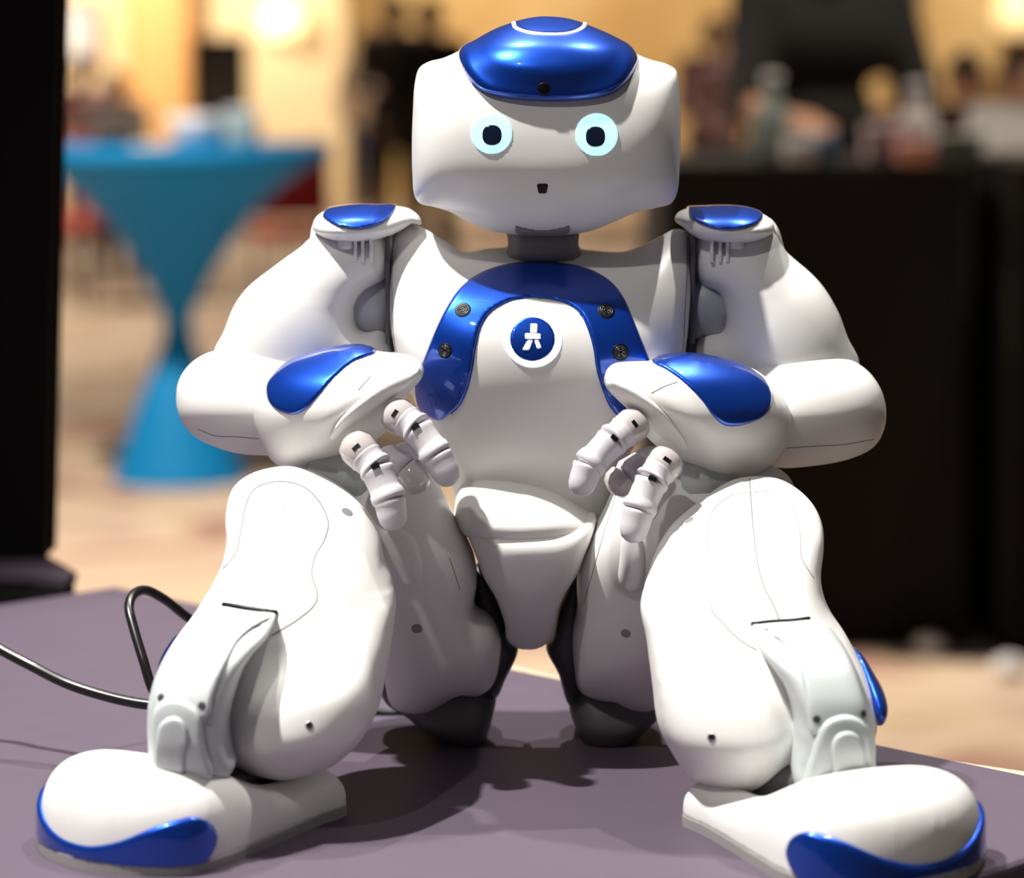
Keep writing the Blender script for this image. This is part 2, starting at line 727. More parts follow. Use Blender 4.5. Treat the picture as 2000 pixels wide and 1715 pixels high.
M = {
    'white': mat('white_plastic', (0.84, 0.83, 0.815), 0.36, var=0.01, vscale=8, spec=0.4),
    'white2': mat('pale_grey_plastic', (0.56, 0.60, 0.61), 0.38, var=0.015, vscale=8),
    'grey': mat('grey_plastic', (0.42, 0.43, 0.45), 0.42, var=0.03, vscale=12),
    'mid': mat('dull_grey_plastic', (0.26, 0.25, 0.26), 0.45, var=0.04, vscale=12),
    'dark': mat('dark_plastic', (0.055, 0.05, 0.055), 0.4, var=0.1),
    'black': mat('black_plastic', (0.004, 0.004, 0.005), 0.4, var=0.1, spec=0.25),
    'seam': mat('seam_shadow', (0.16, 0.15, 0.14), 0.7, var=0.05),
    'blue': mat('blue_lacquer', (0.0, 0.058, 0.47), 0.33, metal=0.72, coat=1.0, var=0.05, vscale=900, coat_rough=0.02),
    'finger': mat('finger_rubber', (0.70, 0.67, 0.72), 0.45, var=0.02, sss=0.15),
    'knuckle': mat('knuckle_clear_plastic', (0.60, 0.55, 0.55), 0.12, var=0.05, sss=0.25, coat=0.6),
    'eye': mat('eye_light', (0.25, 0.5, 0.56), 0.3, var=0.02, emit=(0.58, 0.93, 1.0), estr=0.95),
    'pupil': mat('pupil_glass', (0.002, 0.008, 0.03), 0.08, coat=1.0, var=0.1),
    'glow': mat('button_light', (0.9, 0.95, 1.0), 0.3, var=0.01, emit=(0.72, 0.86, 1.0), estr=1.5),
    'emblem': mat('emblem_white', (0.88, 0.92, 1.0), 0.35, var=0.01, emit=(0.8, 0.88, 1.0), estr=0.35),
    'hip': mat('charcoal_plastic', (0.10, 0.092, 0.10), 0.5, var=0.05),
    'mesh': mat('dark_wire', (0.10, 0.10, 0.11), 0.3, metal=0.8, var=0.05),
    'chrome': mat('screw_metal', (0.5, 0.5, 0.52), 0.25, metal=1.0, var=0.05),
    'sole': mat('sole_rubber', (0.30, 0.29, 0.29), 0.5, var=0.05),
}
# ================================================================== the setting
def carpet_material():
    m = mat('patterned_carpet', (0.5, 0.4, 0.28), 0.95, bump=0.4, bscale=250)
    nt = m.node_tree
    b = nt.nodes['Principled BSDF']
    tc = [n for n in nt.nodes if n.type == 'TEX_COORD'][0]
    mp = nt.nodes.new('ShaderNodeMapping')
    mp.inputs['Rotation'].default_value = (0, 0, 0.6)
    nt.links.new(tc.outputs['Object'], mp.inputs['Vector'])
    n1 = nt.nodes.new('ShaderNodeTexNoise')
    n1.inputs['Scale'].default_value = 1.1
    n1.inputs['Detail'].default_value = 2.0
    n1.inputs['Distortion'].default_value = 1.2
    nt.links.new(mp.outputs['Vector'], n1.inputs['Vector'])
    r = nt.nodes.new('ShaderNodeValToRGB')
    el = r.color_ramp.elements
    el[0].position, el[0].color = 0.30, (0.13, 0.07, 0.055, 1)
    el[1].position, el[1].color = 0.72, (0.60, 0.50, 0.34, 1)
    for pos, c in ((0.38, (0.40, 0.22, 0.19)), (0.44, (0.60, 0.47, 0.34)), (0.50, (0.66, 0.53, 0.42)), (0.55, (0.50, 0.36, 0.31)), (0.60, (0.66, 0.55, 0.38)), (0.66, (0.42, 0.30, 0.20))):
        e = el.new(pos)
        e.color = (*c, 1)
    nt.links.new(n1.outputs['Fac'], r.inputs['Fac'])
    nt.links.new(r.outputs['Color'], b.inputs['Base Color'])
    return m


def wall_material():
    m = mat('golden_wall', (0.6, 0.4, 0.16), 0.8)
    nt = m.node_tree
    b = nt.nodes['Principled BSDF']
    tc = [n for n in nt.nodes if n.type == 'TEX_COORD'][0]
    n1 = nt.nodes.new('ShaderNodeTexNoise')
    n1.inputs['Scale'].default_value = 0.5
    n1.inputs['Detail'].default_value = 3
    nt.links.new(tc.outputs['Object'], n1.inputs['Vector'])
    r = nt.nodes.new('ShaderNodeValToRGB')
    el = r.color_ramp.elements
    el[0].position, el[0].color = 0.38, (0.50, 0.30, 0.10, 1)
    el[1].position, el[1].color = 0.62, (0.68, 0.48, 0.22, 1)
    nt.links.new(n1.outputs['Fac'], r.inputs['Fac'])
    nt.links.new(r.outputs['Color'], b.inputs['Base Color'])
    return m


M['carpet'] = carpet_material()
M['wall'] = wall_material()
M['cream'] = mat('cream_panel', (0.78, 0.64, 0.40), 0.8, var=0.06, vscale=1.5)
M['orange'] = mat('ochre_column', (0.72, 0.40, 0.15), 0.8, var=0.06, vscale=1.5)
M['table'] = mat('plum_tabletop', (0.092, 0.071, 0.100), 0.55, var=0.07, vscale=22, bump=0.12, bscale=900, spec=0.3)
M['drape'] = mat('black_drape', (0.006, 0.0045, 0.005), 0.9, var=0.2, vscale=6, bump=0.2, bscale=300)
M['rope'] = mat('beige_cord', (0.55, 0.42, 0.29), 0.85, var=0.15, vscale=700, bump=0.6, bscale=1500)
M['cable'] = mat('black_cable_rubber', (0.010, 0.010, 0.010), 0.28, var=0.1)

tag(make_obj('floor', *box((-14, -3, -0.1), (14, 27, 0.0)), M['carpet'], smooth=False),
    'beige patterned carpet of the hall', 'floor', kind='structure')
tag(make_obj('wall_back', *box((-14, 26.0, 0), (14, 26.2, 5)), M['wall'], smooth=False),
    'golden wall at the far end of the hall', 'wall', kind='structure')

# display table, turned about 45 degrees
cor = np.array([0.306, -0.128])
d1 = np.array([-0.705, 0.709])
d2 = np.array([-0.709, -0.705])
pA, pB = cor, cor + d1 * 0.80
pC, pD = cor + d1 * 0.80 + d2 * 1.0, cor + d2 * 1.0
dtab = empty('display_table', (*(0.25 * (pA + pB + pC + pD)), 0.0),
             'plum display table turned cornerwise under the white robot', 'table')
make_obj('tabletop', *prism([tuple(pA), tuple(pB), tuple(pC), tuple(pD)], TZ - 0.03, TZ, 0.004), M['table'], dtab, smooth=False)


def inset(k):
    c = 0.25 * (pA + pB + pC + pD)
    return [tuple(c + (p - c) * k) for p in (pA, pB, pC, pD)]


make_obj('table_skirt', *prism(inset(0.95), 0.0, TZ - 0.03), M['drape'], dtab, smooth=False)
# beige cord lying along the far edge of the table
nrm = -d2 * 0.0065
pth = []
for t in np.linspace(0.005, 0.78, 60):
    q = cor + d1 * t + nrm + np.array([0.001, 0.001]) * math.sin(t * 23)
    pth.append((q[0], q[1], TZ - 0.0080 + 0.0015 * math.sin(t * 31)))
cv, cf = tube(pth, 0.0062, 12)
make_obj('edge_cord', cv, cf, M['rope'], dtab)['label'] = 'thick beige cord along the far edge'
# ================================================================== the robot
ROB = empty('humanoid_robot', (0.012, -0.02, TZ), 'white toy-sized humanoid robot with glossy blue panels sitting on the plum table', 'robot')
NSEAM = [0]


def seam(name, pts, keys, parent, r=0.28, m='seam', n=8, closed=False, lift=0.0, smooth=True):
    """fine line laid on a surface (r in mm)"""
    q = crom(pts, n, closed) if smooth else np.asarray(pts, float)
    P = []
    for a, b in q:
        t = hit(a, b, *keys)
        if t is not None:
            P.append(t[0] + t[1] * lift * 1e-3)
    if len(P) < 3:
        return None
    P = np.array(P)
    # drop jumps where the line leaves the surface
    keep = [P[0]]
    for a in P[1:]:
        if np.linalg.norm(a - keep[-1]) < 0.012 and np.linalg.norm(a - keep[-1]) > 1e-5:
            keep.append(a)
    if len(keep) < 3:
        return None
    V, Fc = tube(keep, r * 1e-3, 6, closed=closed)
    return make_obj(name, V, Fc, M[m], parent)


def disc(name, px, py, keys, parent, rpx, m, h=0.4, dome=0.3, squash=None, sink=0.3):
    """small round plate set into a surface (heights in mm)"""
    t = hit(px, py, *keys)
    if t is None:
        return None
    p, nn = t
    r = rpx * sc_at(p[1])
    h_ = h * 1e-3
    prof = [(0, r), (0.7, r), (0.9, r * 0.97), (1.0, r * 0.88), (1.0 + dome * 0.6, r * 0.5), (1.0 + dome * 0.9, r * 0.2), (1.0 + dome, r * 0.02)]
    V, Fc = lathe(p - nn * sink * 1e-3, p + nn * h_, prof, 24)
    return make_obj(name, V, Fc, M[m], parent)


# ---------------------------------------------------------------- head
head_px = [(905, 96), (868, 113), (838, 121), (820, 133), (812, 160), (808, 220), (806, 280), (807, 340), (811, 382), (822, 396), (848, 402),
           (880, 412), (915, 432), (950, 447), (990, 455), (1040, 459), (1090, 459), (1130, 454), (1165, 445), (1200, 430), (1240, 413),
           (1280, 404), (1308, 396), (1319, 378), (1324, 330), (1326, 250), (1324, 170), (1319, 138), (1302, 126), (1270, 117), (1240, 105),
           (1190, 78), (1130, 55), (1060, 48), (1000, 55), (950, 74)]
head_f = balloon(head_px, -8, [(30, -18, 30), (60, -34, 42), (110, -50, 50), (170, -57, 54), (250, -61, 56), (330, -62, 54), (400, -57, 46),
                               (440, -50, 36), (465, -44, 28)], p=3.6)
head = sdf_obj('head', head_f, M['white'], ROB, 0.0013, 'head')
head['label'] = 'white box-shaped head shell'
cap_px = [(900, 112), (902, 96), (928, 80), (965, 58), (1005, 42), (1045, 33), (1075, 32), (1115, 37), (1155, 51), (1200, 72), (1232, 92), (1242, 112),
          (1236, 138), (1218, 165), (1192, 184), (1150, 194), (1095, 198), (1040, 197), (985, 191), (945, 179), (918, 155), (904, 132)]
cap_f = balloon(cap_px, -22, [(25, -26, -10), (50, -44, 6), (90, -58, 14), (130, -64, 14), (170, -67.5, 10), (205, -67, 0)], p=2.5)
cap_f = union(cap_f, pad(head_f, cap_px, -52, 4.2, 4.5, 12), 0.004)
cap = sdf_obj('head_cap', cap_f, M['blue'], ROB, 0.0011, 'cap')
cap['label'] = 'glossy blue cap over the forehead'
seam('cap_lip', [(918, 158), (945, 174), (985, 182), (1040, 187), (1095, 188), (1150, 184), (1190, 174), (1218, 158)], ['cap'], cap, 0.35, 'blue')
disc('camera_lens', 1062, 173, ['cap'], cap, 12, 'black', 0.5, 0.1)
seam('touch_ring', [(1003, 44), (1006, 53), (1020, 60), (1045, 65), (1075, 67), (1105, 66), (1128, 60), (1140, 52), (1143, 45)], ['cap'], cap, 1.15, 'emblem', lift=-0.4)
seam('button_edge', [(1012, 44), (1020, 53), (1045, 60), (1075, 62), (1105, 60), (1125, 54), (1133, 45)], ['cap'], cap, 0.22, 'black')


def circ(cx, cy, rx, ry=None, n=16, sq=2.0):
    ry = rx if ry is None else ry
    o = []
    for k in range(n):
        a = 2 * math.pi * k / n
        c, s = math.cos(a), math.sin(a)
        o.append((cx + rx * math.copysign(abs(c) ** (2 / sq), c), cy + ry * math.copysign(abs(s) ** (2 / sq), s)))
    return o


for ex, ey, er, qx, qy in ((960, 260, 41, 961, 264), (1165, 263, 42, 1163, 267)):
    e_ = sdf_obj('eye', pad(head_f, circ(ex, ey, er), -60, 0.35, 0.3, -40, key='head'), M['eye'], head, 0.0009, 'eye')
    e_['label'] = 'glowing pale cyan eye ring'
    sdf_obj('pupil', pad(head_f, circ(qx, qy, 19, 20, sq=2.4), -60, 0.8, 0.5, -40, key='head'), M['pupil'], head, 0.0007)
sdf_obj('mouth_camera', pad(head_f, [(1049, 360), (1060, 359), (1070, 360), (1069, 369), (1067, 377), (1059, 378), (1052, 377), (1050, 369)], -60, 0.3, 0.2, -40, key='head'),
        M['black'], head, 0.0006)
# neck
neck_px = [(990, 440), (1010, 434), (1060, 432), (1115, 434), (1130, 442), (1130, 480), (1145, 505), (1100, 520), (1060, 520), (1020, 520), (980, 508), (992, 480)]
sdf_obj('neck', balloon(neck_px, 2, [(430, -28, 28), (520, -28, 28)], p=3), M['mid'], ROB, 0.0016)
sdf_obj('chin_notch', pad(head_f, [(1008, 440), (1013, 443), (1035, 449), (1060, 452), (1085, 449), (1107, 443), (1112, 440), (1113, 456), (1100, 466), (1060, 468), (1020, 466), (1007, 456)], -44, 0.4, 0.4, -20),
        M['mid'], head, 0.0007)

# ---------------------------------------------------------------- torso
torso_px = [(905, 493), (870, 472), (835, 450), (805, 438), (780, 443), (766, 462), (762, 500), (761, 570), (764, 640), (776, 695), (795, 745),
            (815, 790), (840, 830), (862, 870), (878, 910), (886, 960), (900, 1010), (960, 1030), (1045, 1036), (1130, 1030), (1190, 1010), (1204, 960),
            (1216, 910), (1236, 870), (1265, 830), (1295, 790), (1318, 745), (1334, 695), (1342, 640), (1348, 570), (1352, 500), (1350, 470), (1340, 452),
            (1322, 446), (1290, 462), (1255, 480), (1215, 493), (1150, 489), (1100, 483), (1050, 481), (1000, 483), (950, 487)]
torso_f = balloon(torso_px, -6, [(435, -22, 34), (490, -38, 44), (560, -56, 52), (650, -63, 54), (740, -62, 50), (830, -54, 46), (930, -44, 42), (1035, -40, 40)], p=2.7)
torso = sdf_obj('torso', torso_f, M['white'], ROB, 0.0015, 'torso')
torso['label'] = 'white chest shell narrowing to the waist'
arch_o = [(805, 780), (815, 735), (832, 690), (852, 640), (872, 600), (898, 562), (935, 534), (985, 516), (1045, 510), (1100, 513), (1150, 524), (1192, 548),
          (1218, 580), (1236, 620), (1252, 660), (1268, 700), (1282, 745), (1280, 790), (1265, 822), (1243, 836)]
arch_i = [(1222, 826), (1205, 810), (1190, 790), (1176, 755), (1166, 720), (1160, 680), (1148, 640), (1132, 610), (1105, 592), (1060, 582), (1020, 582), (985, 592),
          (955, 612), (938, 640), (928, 680), (922, 720), (912, 760), (898, 790), (880, 808), (858, 822)]
arch_px = arch_o + arch_i + [(838, 815), (818, 800)]
arch = sdf_obj('chest_arch', pad(torso_f, arch_px, -60, 1.3, 1.4, -10, n=6, res=150, key='torso'), M['blue'], ROB, 0.0011, 'arch')
arch['label'] = 'glossy blue arch panel on the chest'
seam('arch_groove', list(arch_i[:-1]), ['torso', 'arch'], arch, 0.45, 'blue', lift=0.2)
for sx_, sy_, sr in ((904, 605, 16), (869, 685, 15), (1184, 607, 17), (1212, 688, 17)):
    s_ = disc('distance_sensor', sx_, sy_, ['arch', 'torso'], arch, sr, 'black', 0.2, 0.02)
    # concentric metal mesh on the sensor
    t_ = hit(sx_, sy_, 'arch', 'torso')
    u_, v_, n_ = frame(t_[1])
    parts = []
    for rr in (0.25, 0.5, 0.72):
        ring = [t_[0] + n_ * 0.0003 + (u_ * math.cos(a) + v_ * math.sin(a)) * sr * rr * sc_at(t_[0][1]) for a in np.linspace(0, 2 * math.pi, 24, endpoint=False)]
        parts.append(tube(ring, 0.00022, 6, closed=True))
    for a in np.arange(6) * math.pi / 3:
        dd = (u_ * math.cos(a) + v_ * math.sin(a)) * sr * sc_at(t_[0][1])
        parts.append(tube([t_[0] + n_ * 0.0003 + dd * 0.25, t_[0] + n_ * 0.0003 + dd * 0.75], 0.0002, 6))
    make_obj('sensor_mesh', *join(*parts), M['mesh'], arch)
# chest button
cb = sdf_obj('chest_button', pad(torso_f, circ(1041, 661, 57, 57), -60, 0.5, 0.4, -40, key='torso'), M['glow'], ROB, 0.0009, 'ring')
cb['label'] = 'round chest button with glowing white rim'
sdf_obj('button_face', pad(torso_f, circ(1040, 662, 44, 43), -60, 0.9, 0.4, -40, key='torso'), M['blue'], cb, 0.0008, 'face')


def emblem(pts):
    sdf_obj('emblem', pad(torso_f, pts, -60, 1.25, 0.2, -50, n=4, key='torso'), M['emblem'], cb, 0.0005)


def quad4(a, b, c, d):
    o = []
    for p, q in ((a, b), (b, c), (c, d), (d, a)):
        for t in (0.12, 0.5, 0.88):
            o.append((p[0] + (q[0] - p[0]) * t, p[1] + (q[1] - p[1]) * t))
    return o


emblem(quad4((1036, 631), (1050, 632), (1049, 651), (1035, 650)))
emblem(quad4((1025, 650), (1056, 651), (1056, 663), (1025, 662)))
emblem(quad4((1030, 664), (1041, 664), (1034, 684), (1019, 684)))
emblem(quad4((1043, 664), (1052, 664), (1058, 679), (1049, 682)))
seam('shoulder_seam', [(775, 455), (768, 480), (766, 540), (767, 610), (771, 670), (782, 705)], ['torso'], torso, 0.3)
seam('shoulder_seam', [(1342, 462), (1342, 520), (1338, 600), (1334, 680), (1330, 700)], ['torso'], torso, 0.3)

# ---------------------------------------------------------------- waist and pelvis
waist_px = [(895, 955), (905, 936), (935, 925), (985, 922), (1040, 931), (1090, 953), (1130, 982), (1165, 1012), (1160, 1035), (1100, 1050), (1030, 1055),
            (950, 1045), (900, 1030), (888, 1000)]
sdf_obj('waist_cover', balloon(waist_px, -30, [(918, -50, 20), (950, -60, 26), (1000, -70, 30), (1060, -70, 30)], p=3.0), M['white'], ROB, 0.0014, 'waist')
pelvis_px = [(892, 1000), (930, 1010), (1000, 1018), (1070, 1018), (1130, 1012), (1163, 1006), (1155, 1045), (1142, 1075), (1130, 1108), (1107, 1145),
             (1090, 1185), (1082, 1225), (1075, 1245), (1052, 1261), (1030, 1264), (1008, 1260), (990, 1244), (985, 1210), (968, 1160), (944, 1118), (932, 1085), (915, 1045)]
pelvis_f = balloon(pelvis_px, -38, [(1000, -75, 0), (1050, -73, 0), (1120, -64, 4), (1190, -52, 8), (1265, -38, 8)], p=3.4)
pel = sdf_obj('pelvis', pelvis_f, M['white'], ROB, 0.0014, 'pelvis')
pel['label'] = 'white shield-shaped pelvis cover'
# ---------------------------------------------------------------- shoulders and arms
def shoulder(cap_o, prof, blue_o, bracket_o, key, side):
    f = balloon(cap_o, -5, prof, p=2.3)
    o = sdf_obj('shoulder_cap', f, M['white'], ROB, 0.0011, key)
    b = sdf_obj('shoulder_button', pad(f, blue_o, -10, 0.7, 0.8, key=key), M['blue'], ROB, 0.0009)
    b['label'] = 'blue oval inlay on the shoulder cap'
    sdf_obj('shoulder_bracket', balloon(bracket_o, 8, [(400, 2, 22), (500, 2, 22)], p=2.5), M['white'], ROB, 0.0014)
    return o


shoulder([(611, 445), (616, 426), (634, 412), (665, 404), (702, 400), (742, 401), (776, 403), (803, 410), (822, 428), (822, 440), (806, 436), (790, 446), (765, 459), (735, 468), (697, 474),
          (658, 471), (628, 461)], [(395, -16, 26), (420, -26, 26), (450, -32, 22), (478, -28, 14)],
         [(630, 421), (638, 404), (668, 392), (705, 388), (745, 389), (768, 396), (772, 408), (757, 428), (730, 441), (697, 446), (664, 442), (643, 433)],
         [(608, 482), (607, 455), (614, 434), (632, 432), (640, 455), (634, 482), (620, 492)], 'capA', -1)
shoulder([(1333, 443), (1318, 430), (1325, 415), (1350, 406), (1385, 404), (1425, 403), (1460, 407), (1490, 418), (1508, 432), (1512, 448), (1498, 462), (1470, 472), (1430, 476), (1390, 473), (1355, 462)],
         [(398, -16, 26), (420, -26, 26), (450, -32, 22), (480, -28, 14)],
         [(1345, 417), (1350, 400), (1380, 392), (1425, 390), (1465, 396), (1491, 416), (1485, 430), (1462, 442), (1430, 448), (1395, 446), (1367, 437), (1352, 427)],
         [(1500, 425), (1516, 440), (1527, 470), (1530, 492), (1515, 492), (1500, 475), (1492, 445)], 'capB', 1)

armA = [(617, 478), (580, 490), (529, 525), (482, 563), (456, 600), (437, 648), (418, 690), (440, 740), (520, 770), (640, 770), (730, 740), (768, 715), (764, 680), (756, 645), (742, 634),
        (720, 645), (704, 638), (697, 612), (701, 580), (716, 552), (738, 534), (749, 516), (751, 494), (735, 480), (690, 480), (650, 474)]
armB = [(1516, 488), (1559, 513), (1602, 553), (1635, 606), (1655, 659), (1677, 707), (1660, 760), (1560, 780), (1450, 760), (1380, 725), (1360, 690), (1368, 658), (1390, 648), (1405, 646),
        (1412, 625), (1409, 590), (1398, 559), (1376, 541), (1365, 515), (1366, 492), (1385, 482), (1430, 484), (1480, 474)]
AP = [(470, -24, 28), (540, -30, 34), (640, -32, 34), (770, -34, 30)]
housing = {'armA': [(626, 448), (690, 455), (755, 448), (757, 500), (745, 534), (712, 556), (660, 580), (610, 530), (612, 482)],
           'armB': [(1499, 450), (1435, 458), (1368, 452), (1364, 500), (1376, 541), (1405, 558), (1470, 590), (1520, 530), (1515, 482)]}
for pts, k in ((armA, 'armA'), (armB, 'armB')):
    # shell with the joint housing under the cap
    f = union(balloon(pts, 0, AP, p=2.2), balloon(housing[k], 0, [(440, -18, 24), (590, -22, 26)], p=3), 0.009)
    o = sdf_obj('upper_arm', f, M['white'], ROB, 0.0014, k)
# shoulder joints between arm and chest
for xa, xb, yc, s in ((690, 775, 590, 1), (1415, 1335, 597, -1)):
    a, b = W(xa, yc, 0.004), W(xb, yc, 0.004)
    r = 0.0165
    prof = [(0, r * 0.9), (0.05, r), (1.0, r)]
    make_obj('shoulder_joint', *lathe(a, b, prof, 40), M['grey'], ROB)
    a, b = W(xa + s * 8, yc, 0.012), W(xb, yc, 0.012)
    make_obj('shoulder_motor', *box(np.minimum(a, b) - (0, 0.012, 0.024), np.maximum(a, b) + (0, 0.010, 0.028), 0.002), M['dark'], ROB, smooth=False)
    # bracket plate and peg under the cap
    xp = xb + s * -18
    p = W(xp, 470, -0.012)
    make_obj('shoulder_plate', *box(p - (0.0012, 0.004, 0.050), p + (0.0012, 0.010, 0.002), 0.001), M['hip'], ROB, smooth=False)
    xq = 676 if s > 0 else 1438
    make_obj('cap_peg', *lathe(W(xq, 462, -0.018), W(xq, 486, -0.018), [(0, 0.004), (0.8, 0.004), (1, 0.0034)], 20), M['white'], ROB)
    for dx in (20, 34, 50):
        q = W(xq + s * dx, 470, -0.012)
        make_obj('shoulder_rib', *box(q - (0.0008, 0.010, 0.010), q + (0.0008, 0.004, 0.004), 0.0005), M['white'], ROB, smooth=False)

elbA = [(345, 772), (350, 742), (370, 712), (402, 691), (445, 681), (490, 679), (535, 686), (600, 705), (660, 740), (660, 820), (610, 880), (560, 889), (510, 888), (465, 884), (425, 873), (388, 856), (362, 832), (348, 800)]
elbB = [(1729, 796), (1718, 756), (1692, 722), (1652, 699), (1592, 686), (1519, 699), (1476, 716), (1430, 745), (1410, 800), (1430, 870), (1509, 911), (1592, 908), (1659, 895), (1705, 872), (1725, 839)]
EP = [(675, -40, 6), (730, -50, 14), (800, -52, 16), (860, -46, 12), (915, -40, 4)]
sdf_obj('elbow_shell', balloon(elbA, 0, EP, p=2.1, tilt=-0.10), M['white'], ROB, 0.0014, 'elbA')
sdf_obj('elbow_shell', balloon(elbB, 0, EP, p=2.1, tilt=0.10), M['white'], ROB, 0.0014, 'elbB')
for o_ in [o for o in COL.objects if o.name.startswith('elbow_shell')]:
    o_['label'] = 'rounded white elbow shell'
eo = [o for o in COL.objects if o.name.startswith('elbow_shell')]
seam('elbow_seam', [(386, 838), (420, 851), (460, 853), (505, 857)], ['elbA'], eo[0], 0.25)
seam('elbow_seam', [(1536, 875), (1600, 871), (1650, 868), (1706, 858)], ['elbB'], eo[1], 0.25)

handA = [(494, 778), (505, 757), (518, 742), (541, 719), (564, 707), (622, 688), (660, 680), (700, 678), (736, 686), (800, 694), (820, 706), (828, 723), (822, 742), (803, 764), (790, 788),
         (778, 822), (769, 854), (752, 888), (722, 904), (685, 908), (645, 901), (619, 904), (596, 918), (570, 915), (545, 909), (527, 894), (512, 861), (498, 823)]
handB = [(1180, 742), (1185, 723), (1198, 711), (1220, 707), (1272, 705), (1300, 697), (1350, 694), (1392, 699), (1440, 710), (1474, 722), (1505, 745), (1530, 778), (1544, 806), (1541, 842), (1526, 880),
         (1500, 912), (1460, 930), (1413, 944), (1385, 936), (1335, 930), (1300, 905), (1268, 885), (1248, 858), (1234, 815), (1203, 783), (1184, 760)]
HP = [(670, -80, -40), (730, -92, -38), (800, -96, -40), (870, -90, -42), (950, -82, -46)]
fingers = []
for pts, tl, k, blue_o, ins_o, sm in (
        (handA, -0.32, 'handA',
         [(518, 768), (518, 750), (526, 735), (541, 719), (564, 706), (590, 696), (622, 685), (660, 677), (698, 675), (723, 677), (736, 687), (717, 697), (689, 709), (666, 727), (645, 748), (622, 775),
          (600, 798), (577, 810), (556, 808), (535, 798), (523, 784)],
         [(644, 856), (652, 836), (672, 810), (705, 780), (745, 748), (782, 726), (806, 716), (819, 722), (814, 738), (792, 758), (756, 784), (715, 812), (680, 838), (656, 858)],
         [(724, 735), (712, 748), (700, 762)]),
        (handB, 0.32, 'handB',
         [(1273, 707), (1288, 698), (1320, 694), (1352, 692), (1392, 697), (1440, 709), (1474, 722), (1497, 742), (1509, 765), (1508, 790), (1494, 812), (1470, 826), (1437, 834), (1412, 831), (1390, 811),
          (1372, 786), (1350, 762), (1325, 740), (1297, 721)],
         [(1183, 742), (1192, 735), (1210, 741), (1242, 758), (1278, 786), (1312, 824), (1336, 858), (1342, 872), (1330, 877), (1302, 860), (1266, 832), (1230, 802), (1202, 774), (1186, 757)],
         [(1324, 746), (1300, 754), (1272, 768)])):
    f = balloon(pts, 0, HP, p=2.3, tilt=tl)
    sg = 1 if k == 'handA' else -1
    sdf_mesh_probe = sdf_mesh(f, 0.004)
    BVH['probe'] = BVHTree.FromPolygons([tuple(v) for v in sdf_mesh_probe[0]], [tuple(q) for q in sdf_mesh_probe[1]])
    pp = hit(*((735, 778) if sg > 0 else (1268, 790)), 'probe')[0]
    pn = np.array([0.44 * sg, -0.50, -0.74])
    pn /= np.linalg.norm(pn)
    f = wrap(lambda P, f=f, pp=pp, pn=pn: smax(f(P), (P - pp) @ pn, 0.006), f)
    o = sdf_obj('hand_shell', f, M['white'], ROB, 0.0012, k)
    o['label'] = 'white forearm and hand shell'
    b = sdf_obj('forearm_panel', pad(f, blue_o, -85, 1.2, 2.2, -40, key=k), M['blue'], ROB, 0.0010)
    b['label'] = 'glossy blue teardrop panel on the forearm'
    i = sdf_obj('hand_insert', pad(f, ins_o, -95, 2.9, 2.2, -50, key=k), M['white'], ROB, 0.0010)
    seam('hand_seam', sm, [k], o, 0.2)
    seam('insert_groove', ins_o[:8], [k], o, 0.5, 'white2')


def finger(pts, r, ys, thumb=False):
    """jointed finger: clear knuckle and three ribbed rubber phalanges"""
    P = [W(a, b, y * 1e-3) for (a, b), y in zip(pts, ys)]
    d = P[1] - P[0]
    root = make_obj('finger', *lathe(P[0] - d * 0.35, P[0] + d * 0.75,
                                     [(0, r * 0.55), (0.15, r * 0.95), (0.4, r * 1.12), (0.7, r * 1.05), (1.0, r * 0.8)], 24), M['knuckle'], ROB)
    m = len(P) - 1
    for k in range(m):
        a, b = P[k], P[k + 1]
        if k == 0:
            a = a + (b - a) * 0.45
        last = k == m - 1
        r0 = r * (1.0 - 0.03 * k)
        if last:
            prof = [(0, r0 * 0.82), (0.02, r0 * 1.0), (0.10, r0 * 1.03), (0.20, r0 * 0.95), (0.45, r0 * 0.93), (0.7, r0 * 0.86), (0.88, r0 * 0.66), (0.97, r0 * 0.36), (1.0, r0 * 0.08)]
        else:
            prof = [(0, r0 * 0.84), (0.02, r0 * 0.99), (0.10, r0 * 1.04), (0.20, r0 * 0.97), (0.60, r0 * 0.93), (0.74, r0 * 0.96), (0.76, r0 * 1.02), (0.92, r0 * 1.06), (1.02, r0 * 1.04), (1.06, r0 * 0.8)]
        make_obj('phalanx', *lathe(a, b, prof, 26), M['finger'], root)
    # dark hinge pins
    for k in (0, 1):
        q = P[k] + (P[k + 1] - P[k]) * (0.25 if k == 0 else 0.0)
        u, v, t = frame(P[k + 1] - P[k])
        vw = CAM - q
        vw = vw - t * (vw @ t)
        vw /= np.linalg.norm(vw)
        sd = np.cross(t, vw)
        c = q + vw * r * 1.0
        s_ = 1.0
        hx = [(-1, -1), (1, -1), (1, 1), (-1, 1)]
        V = [c + sd * r * 0.24 * a_ + t * r * 0.12 * b_ + vw * r * z_ for z_ in (-0.2, 0.10) for a_, b_ in hx]
        make_obj('hinge_pin', V, [(0, 3, 2, 1), (4, 5, 6, 7), (0, 1, 5, 4), (1, 2, 6, 5), (2, 3, 7, 6), (3, 0, 4, 7)], M['black'], root, smooth=False)
    return root


finger([(772, 808), (815, 838), (852, 888), (884, 948)], 0.0076, (-92, -98, -102, -104))
finger([(694, 872), (735, 915), (760, 975), (772, 1036)], 0.0079, (-96, -102, -106, -108))
finger([(1240, 828), (1196, 860), (1150, 908), (1128, 968)], 0.0076, (-92, -98, -102, -104))
finger([(1302, 900), (1272, 940), (1248, 995), (1232, 1060)], 0.0079, (-96, -102, -106, -108))
